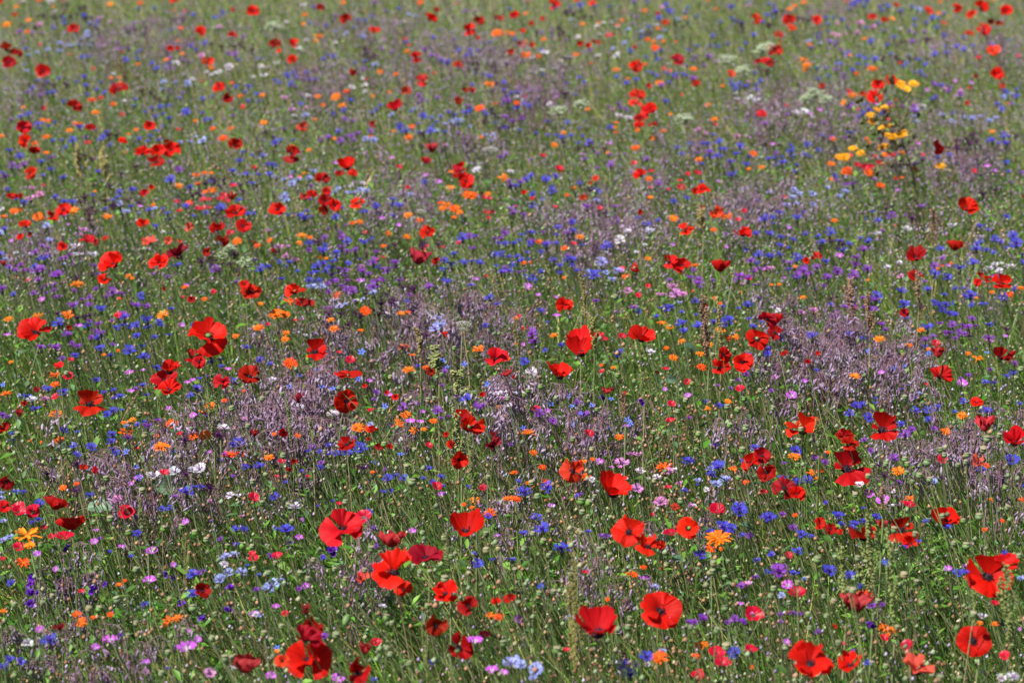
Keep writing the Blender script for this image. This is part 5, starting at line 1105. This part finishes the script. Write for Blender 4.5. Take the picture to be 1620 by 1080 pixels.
for k in range(150):
    a = random.gauss(1405, 28); c_ = random.gauss(225, 42); q = on_plane(a, c_, Yr + random.uniform(-.10, .10)) - rt.location; L = random.uniform(.012, .03); an_ = random.uniform(0, 6.28)
    d_ = Vector((math.cos(an_), math.sin(an_), random.uniform(-.3, .8))).normalized() * L; s_ = d_.cross(Vector((0, 0, 1))).normalized() * L * .22
    lg.add([q, q + d_ * .5 + s_, q + d_, q + d_ * .5 - s_], [(0, 1, 2), (0, 2, 3)], 'stem')
f_ = mobj('leaves', lg.mesh('leaves', False), rt); f_['kind'] = 'stuff'
mobj('branches', sg.mesh('branches'), rt)
rt['category'] = 'ragwort'; rt['label'] = MARKS[65][3]
generic('marigold', 1488, 264, 21, 'flat yellow daisy', 'daisy', 'yellow daisies', [('petals', MM[1], (.92, .44, .012)), ('flower_centre', DM[0], None)], None, (.56, .58), 8, own='flat yellow daisy right of the tall ragwort, by itself')
ITEMS[-1][0].name = 'yellow_daisy'

# broad leaves
def leaf_geo(seed):
    r = random.Random(seed); g = Geo(); nt_, na_ = 9, 6; vs = []; 
    for i in range(nt_ + 1):
        s = i / nt_; w = .42 * math.sin(math.pi * min(1, s * .93 + .07)) ** .8
        for j in range(na_ + 1):
            q = -1 + 2 * j / na_; vs.append((s - .0, q * w, .16 * abs(q) * w * 2 + .25 * s * s * -1 + .03 * math.sin(s * 14 + q * 5 + seed)))
    g.add(vs, [(i * (na_ + 1) + j, i * (na_ + 1) + j + 1, (i + 1) * (na_ + 1) + j + 1, (i + 1) * (na_ + 1) + j) for i in range(nt_) for j in range(na_)], 'glaucous_leaf')
    tube(g, [(-.5, 0, -.1), (0, 0, 0), (.5, 0, -.06)], .02, 'thin_stem', 4)
    return g
LFM = [leaf_geo(k).mesh('leaf') for k in range(3)]
for (x, y, w, l) in ((267, 770, 52, MARKS[66][3]), (157, 803, 40, 'grey-green leaf beside the broad poppy at lower left'), (1093, 546, 28, 'light green rounded leaf below the orange marigolds'),
                     (1076, 884, 26, 'glossy rounded leaf under the ear-shaped poppy'), (1185, 830, 26, 'dull green leaf behind the blue cornflowers'), (1060, 600, 22, 'small fresh green leaf low in the grass'),
                     (100, 700, 24, 'narrow green leaf among the blue flowers at left')):
    p, s = at(x, y, .47); sc = w * s / FPX; rt = root('broad_leaf_plant', Vector((p.x + .05, p.y + .04, 0)))
    mobj('leaf', random.choice(LFM), rt, Matrix.Translation(p - rt.location + Vector((-sc * .45, 0, 0))) @ Matrix.Rotation(R(random.uniform(-20, 20)), 4, 'Z') @ Matrix.Rotation(R(random.uniform(20, 60)), 4, 'X') @ Matrix.Rotation(R(random.uniform(-15, 35)), 4, 'Y') @ Matrix.Diagonal((sc * 1.05, sc * .8, sc, 1)))
    sg = Geo(); tube(sg, bez(Vector((0, 0, 0)), Vector((0, 0, .3)), p - rt.location - Vector((0, 0, .01)), 5), .002, 'stem', 4); mobj('stem', sg.mesh('stem'), rt)
    register(rt, l, 'leaf', 'broad leaves', x, y, l)

# ---------------------------------------------------------------------------
# THE MASS OF THE MEADOW (nobody could count it)
# ---------------------------------------------------------------------------
def vnoise(x, y, sc, seed):
    """smooth value noise in numpy, 0..1"""
    r = np.random.default_rng(seed); tab = r.random((64, 64)); u = x / sc + 31.7; v = y / sc + 17.3
    i = np.floor(u).astype(int); j = np.floor(v).astype(int); a = u - i; b = v - j; a = a * a * (3 - 2 * a); b = b * b * (3 - 2 * b)
    g = lambda p, q: tab[p % 64, q % 64]
    return g(i, j) * (1 - a) * (1 - b) + g(i + 1, j) * a * (1 - b) + g(i, j + 1) * (1 - a) * b + g(i + 1, j + 1) * a * b
def ground_points(n, y0, y1, pw, margin=.75):
    """n points over the plot, thinning out with distance"""
    out = []; need = n
    u = rng.random(n); y = (y0 ** (1 - pw) + u * (y1 ** (1 - pw) - y0 ** (1 - pw))) ** (1 / (1 - pw)) if pw != 1 else y0 * (y1 / y0) ** u
    x = (rng.random(n) * 2 - 1) * (.212 * y + margin); return x, y
MP = np.array([(cx, cy, rx, ry, w) for cx, cy, rx, ry, w in PATCH])
GREEN = np.array([(1095, 935, 70, 55, 1), (600, 810, 90, 35, 1), (450, 790, 60, 40, .8), (1490, 930, 90, 60, .8), (620, 990, 90, 60, .8), (640, 365, 90, 45, .8), (760, 320, 70, 40, .7),
                  (620, 430, 60, 40, .5), (460, 900, 90, 60, .6), (1320, 640, 90, 40, .7), (980, 580, 110, 50, .5), (1180, 310, 70, 40, .6), (90, 900, 80, 60, .6), (1060, 350, 60, 60, .4), (200, 1000, 200, 60, .4), (1340, 105, 60, 25, .5)])
def field(tab, x, y, z=.45):
    zz = z - CAM_Z; f = y * CP - zz * SP; u = y * SP + zz * CP; px = 810 + FPX * x / f; py = 540 - FPX * u / f
    s = np.zeros_like(x)
    for cx, cy, rx, ry, w in tab: s = np.maximum(s, min(1, w / 2 + .2) * np.exp(-(((px - cx) / rx / 1.1) ** 2 + ((py - cy) / ry / 1.1) ** 2) ** 1.5))
    return s
def fast_mesh(name, V, F, C, mat, kindlabel):
    """V (n,3), F list of (m,k) index arrays, C (n,3)"""
    me = bpy.data.meshes.new(name); me.vertices.add(len(V)); me.vertices.foreach_set('co', V.astype(np.float32).ravel())
    nl = sum(f.size for f in F); me.loops.add(nl); me.loops.foreach_set('vertex_index', np.concatenate([f.ravel() for f in F]).astype(np.int32))
    npoly = sum(len(f) for f in F); me.polygons.add(npoly)
    st = []; o = 0
    for f in F: st.append(o + np.arange(len(f)) * f.shape[1]); o += f.size
    me.polygons.foreach_set('loop_start', np.concatenate(st).astype(np.int32)); me.update(calc_edges=True); me.validate()
    a = me.attributes.new('col', 'FLOAT_COLOR', 'POINT'); a.data.foreach_set('color', np.concatenate([C, np.ones((len(C), 1))], 1).astype(np.float32).ravel())
    me.materials.append(MAT[mat]); ob = link(bpy.data.objects.new(name, me)); ob['kind'] = 'stuff'; ob['label'] = kindlabel
    return ob
PALG = np.array([(.06, .16, .010), (.11, .26, .02), (.19, .35, .04), (.17, .26, .10), (.30, .37, .18), (.28, .29, .07), (.46, .38, .16), (.26, .14, .09)])
def pick(pal, w):
    w = np.asarray(w, float); w = w / w.sum(1, keepdims=True); c = np.cumsum(w, 1); u = rng.random((len(w), 1)); k = (u > c).sum(1).clip(0, len(pal) - 1)
    return pal[k] * rng.uniform(.45, 1.4, (len(w), 1))
def blades(name, n, hmin, hmax, wmin, wmax, label, y0=2.7, y1=15.5, pw=.9, leanx=.30, pale=0.0, curve=1.7, z0=0.0, margin=.75):
    x, y = ground_points(n, y0, y1, pw, margin); H = rng.uniform(hmin, hmax, n) * (.82 + .34 * vnoise(x, y, .35, 5)); w = rng.uniform(wmin, wmax, n) * (.75 + .05 * y)
    mv = field(MP, x, y); gr = field(GREEN, x, y)
    lx = -H * (rng.normal(leanx, .34, n) - .25 * (vnoise(x, y, .5, 8) - .5)); ly = H * rng.normal(0, .25, n); az = rng.uniform(0, 3.1416, n); ax, ay = np.cos(az) * w / 2, np.sin(az) * w / 2
    T = (0.0, .55, .85, 1.0); V = []
    zb = z0 * H
    for q, s in enumerate(T):
        ox, oy, oz = x + lx * s ** curve, y + ly * s ** curve, zb + (H - zb) * s
        f = (1, .9, .6, 0)[q]
        if q < 3: V += [np.stack([ox - ax * f, oy - ay * f, oz], 1), np.stack([ox + ax * f, oy + ay * f, oz], 1)]
        else: V += [np.stack([ox, oy, oz], 1)]
    nv = 7; V = np.stack(V, 1).reshape(-1, 3); b = np.arange(n)[:, None] * nv
    Q = np.concatenate([b + np.array([[0, 1, 3, 2]]), b + np.array([[2, 3, 5, 4]])]); Tt = b + np.array([[4, 5, 6]])
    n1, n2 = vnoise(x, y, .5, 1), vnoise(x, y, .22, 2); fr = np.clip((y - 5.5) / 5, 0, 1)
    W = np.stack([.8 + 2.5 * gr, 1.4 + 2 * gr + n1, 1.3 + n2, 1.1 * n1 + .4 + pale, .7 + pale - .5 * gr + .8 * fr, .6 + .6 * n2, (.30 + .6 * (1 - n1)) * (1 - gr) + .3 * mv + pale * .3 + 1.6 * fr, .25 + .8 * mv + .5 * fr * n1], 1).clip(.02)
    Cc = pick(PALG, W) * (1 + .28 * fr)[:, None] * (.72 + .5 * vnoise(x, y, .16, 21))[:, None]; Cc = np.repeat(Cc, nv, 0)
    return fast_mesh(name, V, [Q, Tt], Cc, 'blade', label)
blades('meadow_grass', 150000, .24, .45, .0022, .0042, 'fine grey-green grass and cornflower foliage filling the meadow')
blades('tall_stalks', 62000, .40, .55, .0017, .0028, 'thin pale stalks rising through the meadow, leaning left', pale=1.5, curve=1.3, leanx=.33)
blades('broad_grass_leaves', 16000, .26, .46, .005, .010, 'broad bright grass leaves among the finer stalks', y1=8, pw=.9, leanx=.22)
blades('leafy_undergrowth', 26000, .16, .33, .008, .018, 'broad dark green leaves low in the meadow', pale=0, leanx=.2)

def specks(name, n, zlo, zhi, rlo, rhi, pal, wfun, label, y0=2.8, y1=15.5, pw=.8, el=1.0, mat='seed', thin=None):
    x, y = ground_points(n, y0, y1, pw)
    if thin is not None: k = rng.random(n) < thin(x, y); x, y = x[k], y[k]; n = len(x)
    z = rng.uniform(zlo, zhi, n) * (.90 + .2 * vnoise(x, y, .35, 5)); r = rng.uniform(rlo, rhi, n)
    O = np.array(OCT, float) * np.array([1, 1, el]); V = np.stack([x, y, z], 1)[:, None, :] + O[None] * r[:, None, None]
    F = (np.arange(n)[:, None, None] * 6 + np.array(OCF)[None]).reshape(-1, 3)
    C = np.repeat(pick(pal, wfun(x, y)), 6, 0); return fast_mesh(name, V.reshape(-1, 3), [F], C, mat, label)
PALS = np.array([(.34, .23, .14), (.38, .31, .19), (.26, .15, .09), (.27, .18, .23), (.22, .29, .12), (.30, .36, .21), (.50, .44, .38), (.14, .08, .07)])
def wS(x, y):
    mv = field(MP, x, y); far = np.clip((y - 5) / 5, 0, 1)
    return np.stack([1 + .8 * far, .8 + .5 * far, 1.2 - .3 * far, .5 + 5 * mv + .9 * far * vnoise(x, y, .8, 9), 1.0 + far * .6, .6 + far * .5, .12 + 0 * x, .7 + 0 * x], 1)
specks('dry_seed_heads', 52000, .34, .53, .0014, .0036, PALS, wS, 'countless tiny dry seed heads and buds speckling the meadow', el=1.3, pw=.4)
specks('mauve_bud_haze', 42000, .38, .55, .0016, .0034, np.array([(.29, .21, .38), (.23, .16, .32), (.38, .33, .46), (.30, .24, .29)]), lambda x, y: np.ones((len(x), 4)), 'hazy mass of small mauve borage buds in drifts', el=1.5,
       thin=lambda x, y: np.clip(field(MP, x, y) * .6 + .28 + .75 * np.clip((y - 5) / 4, 0, 1) * vnoise(x, y, .9, 9), 0, 1), pw=.3)
specks('small_pods', 3600, .46, .60, .0040, .0062, np.array([(.16, .22, .10), (.20, .26, .14), (.26, .25, .14), (.30, .16, .09)]), lambda x, y: np.tile([1., 1, .5, .8], (len(x), 1)), 'small seed pods among the stalks', pw=.8, el=1.1)

# the far meadow dissolves into a mottle of tiny seed heads and buds
def far_mottle(n):
    x, y = ground_points(n, 6.0, 15.5, -.2, 1.0); z = rng.uniform(.34, .51, n) * (.90 + .2 * vnoise(x, y, .35, 5)); r = rng.uniform(.0022, .0052, n)
    T = np.array([(1, 0, -.5), (-.5, .87, -.5), (-.5, -.87, -.5), (0, 0, 1)]); a = rng.uniform(0, 6.28, n); ca, sa = np.cos(a), np.sin(a)
    V = np.stack([x[:, None] + (T[None, :, 0] * ca[:, None] - T[None, :, 1] * sa[:, None]) * r[:, None], y[:, None] + (T[None, :, 0] * sa[:, None] + T[None, :, 1] * ca[:, None]) * r[:, None], z[:, None] + T[None, :, 2] * r[:, None]], 2)
    F = np.arange(n)[:, None, None] * 4 + np.array([(0, 1, 3), (1, 2, 3), (2, 0, 3), (2, 1, 0)])[None]
    pal = np.array([(.30, .20, .11), (.32, .27, .13), (.24, .13, .07), (.26, .15, .29), (.34, .23, .40), (.14, .27, .04), (.24, .34, .09), (.16, .07, .10), (.20, .15, .46), (.45, .40, .40)])
    mv = field(MP, x, y); q = vnoise(x, y, .9, 9); q2 = vnoise(x, y, .45, 12); o1 = np.ones(n)
    W = np.stack([o1, .6 * o1, .8 * o1, .9 + 6 * mv + 3 * q, .6 + 4.5 * mv + 2.5 * q, (.7 + 1.6 * q2) * (1 - mv), (.3 + .8 * q2) * (1 - mv), .5 + .6 * q, .35 + .5 * mv, .18 * o1], 1).clip(.01)
    fast_mesh('far_seed_mottle', V.reshape(-1, 3), [F.reshape(-1, 3)], np.repeat(pick(pal, W), 4, 0), 'seed', 'soft mottle of tiny seed heads and mauve buds in the far meadow')
far_mottle(120000)
# fresh leafy tufts
def leaf_tufts(n):
    x, y = ground_points(n, 3.0, 12, .9); k = rng.random(n) < field(GREEN, x, y, .38) * .95 + .10 + .35 * (vnoise(x, y, .30, 31) > .62); x, y = x[k], y[k]; n = len(x)
    z = rng.uniform(.24, .49, n); L = rng.uniform(.010, .036, n); w = L * rng.uniform(.25, .5, n); a = rng.uniform(0, 6.28, n); e = rng.uniform(-.4, .9, n)
    d = np.stack([np.cos(a) * np.cos(e), np.sin(a) * np.cos(e), np.sin(e)], 1); sd_ = np.stack([-np.sin(a), np.cos(a), rng.uniform(-.4, .4, n)], 1); c = np.stack([x, y, z], 1)
    V = np.stack([c, c + d * (L * .5)[:, None] + sd_ * (w / 2)[:, None], c + d * L[:, None] - np.array([0, 0, .15]) * L[:, None], c + d * (L * .5)[:, None] - sd_ * (w / 2)[:, None], c + d * (L * .5)[:, None] - np.array([0, 0, .12]) * L[:, None]], 1)
    F = np.arange(n)[:, None, None] * 5 + np.array([(0, 1, 4), (1, 2, 4), (2, 3, 4), (3, 0, 4)])[None]
    pal = np.array([(.05, .16, .012), (.09, .23, .02), (.15, .30, .04), (.09, .19, .07)]); fast_mesh('leafy_tufts', V.reshape(-1, 3), [F.reshape(-1, 3)], np.repeat(pick(pal, np.ones((n, 4))), 5, 0), 'blade', 'fresh green leafy tufts between the stalks')
leaf_tufts(150000)

# flowers past the first 300 of their kind, and those beyond the picture: joined
def flower_mass(name, kind, L, label):
    """L = (x, y, z, scale, yaw, colour); every entry is a whole little flower on its stalk"""
    protos = []
    for me in [m_ for row in WH[kind] for m_ in row]:
        me.calc_loop_triangles(); n = len(me.vertices); co = np.empty(n * 3, np.float32); me.vertices.foreach_get('co', co)
        tr = np.empty(len(me.loop_triangles) * 3, np.int32); me.loop_triangles.foreach_get('vertices', tr)
        mi = np.empty(len(me.polygons), np.int32); me.polygons.foreach_get('material_index', mi)
        cls = np.zeros(n, int)
        for p in me.polygons:
            nm_ = me.materials[p.material_index].name
            c = 2 if nm_.startswith('inner') else 1 if ('floret' in nm_ or 'petal' in nm_) else 3 if 'gold' in nm_ else 0
            for q in p.vertices: cls[q] = c
        sh = np.empty(n, np.float32); me.attributes['rad'].data.foreach_get('value', sh)
        protos.append((co.reshape(-1, 3), tr.reshape(-1, 3), cls, sh))
    V, F, C = [], [], []; b = 0
    for (x, y, z, sc, yaw, col) in L:
        nv_ = len(WH[kind][0]); i_ = size_of(sc); sc = sc / SIZES[i_]; co, tr, cls, sh = protos[i_ * nv_ + random.randrange(nv_)]; ca, sa = math.cos(yaw), math.sin(yaw)
        P = co * np.array([sc, sc, z / .5]); P = np.stack([P[:, 0] * ca - P[:, 1] * sa + x, P[:, 0] * sa + P[:, 1] * ca + y, P[:, 2]], 1)
        V.append(P); F.append(tr + b); b += len(P)
        c = np.array(col); pal = np.array([(.13, .18, .08), c, c * .5 + np.array((.04, .005, .08)), (.4, .12, .01)]); k = pal[cls] * np.where(cls == 1, .6 + .5 * sh, 1.0)[:, None]; C.append(k)
    return fast_mesh(name, np.concatenate(V), [np.concatenate(F)], np.concatenate(C), 'tissue', label)
def spot(x, y, w):
    hz = random.uniform(.51, .60); p, s = at(x, y, hz); return p.x, p.y, hz, w * s / FPX / 2, random.uniform(-.6, .6)
def outer(n):
    for _ in range(n):
        k = random.random()
        if k < .45: x, y = random.uniform(-330, 1950), random.uniform(-260, -12)
        else: x, y = random.choice((random.uniform(-330, -15), random.uniform(1635, 1950))), random.uniform(-200, 1080) 
        yield x, y
CP2 = [CORN[k][2] for k in 'BBBBLVVDWK']
flower_mass('small_cornflowers', 'corn', [(*spot(x, y, w), c) for x, y, w, c, k in REST if k == 'corn'] + [(*spot(x, y, wpx(max(y, -200), random.uniform(2, 3.4))), vary(random.choice(CP2), .15)) for x, y in outer(900)], 'small far cornflowers between and beyond the larger ones')
flower_mass('small_marigolds', 'mari', [(*spot(x, y, w), c) for x, y, w, c, k in REST if k == 'mari'] + [(*spot(x, y, wpx(max(y, -200), random.uniform(2.2, 3.4))), (.86, random.uniform(.12, .26), .01)) for x, y in outer(150)], 'small far orange marigolds between and beyond the larger ones')
flower_mass('far_red_blossoms', 'flax', [(*spot(x, y, wpx(max(y, -200), random.uniform(3, 6))), vary((.7, .014, .008), .2)) for x, y in outer(110)], 'red blossoms of the meadow beyond the picture')

# ---------------------------------------------------------------------------
# LABELS: where each flower stands, told from the nearest landmark
# ---------------------------------------------------------------------------
DIRN = {'l': 'left of', 'r': 'right of', 'a': 'above', 'b': 'below'}
ORD = ['nearest', 'second', 'third', 'fourth', 'fifth', 'sixth', 'seventh', 'eighth', 'ninth', 'tenth', 'eleventh', 'twelfth', 'thirteenth', 'fourteenth', 'fifteenth', 'sixteenth', 'seventeenth', 'eighteenth', 'nineteenth', 'twentieth']
buckets = {}
for o, look, px, py, own in ITEMS:
    if own: o['label'] = own; continue
    best = min(range(len(MARKS)), key=lambda i: (MARKS[i][0] - px) ** 2 + ((MARKS[i][1] - py) * 1.3) ** 2)
    dx, dy = px - MARKS[best][0], py - MARKS[best][1]
    d = ('l' if dx < 0 else 'r') if abs(dx) > abs(dy) else ('a' if dy < 0 else 'b')
    buckets.setdefault((look, best, d), []).append((math.hypot(dx, dy), o))
for (look, b, d), L in buckets.items():
    L.sort(key=lambda t: t[0])
    for k, (_, o) in enumerate(L):
        w = look if len(look.split()) <= 6 else ' '.join(look.split()[:6])
        if len(L) == 1: o['label'] = f'{w} {DIRN[d]} {MARKS[b][2]}'
        else: o['label'] = f'{w}, {(ORD[k] if k < 20 else str(k + 1) + "th")} {DIRN[d]} {MARKS[b][2]}'
print('objects', len(bpy.data.objects), 'items', len(ITEMS), 'borage', nb, COUNT)
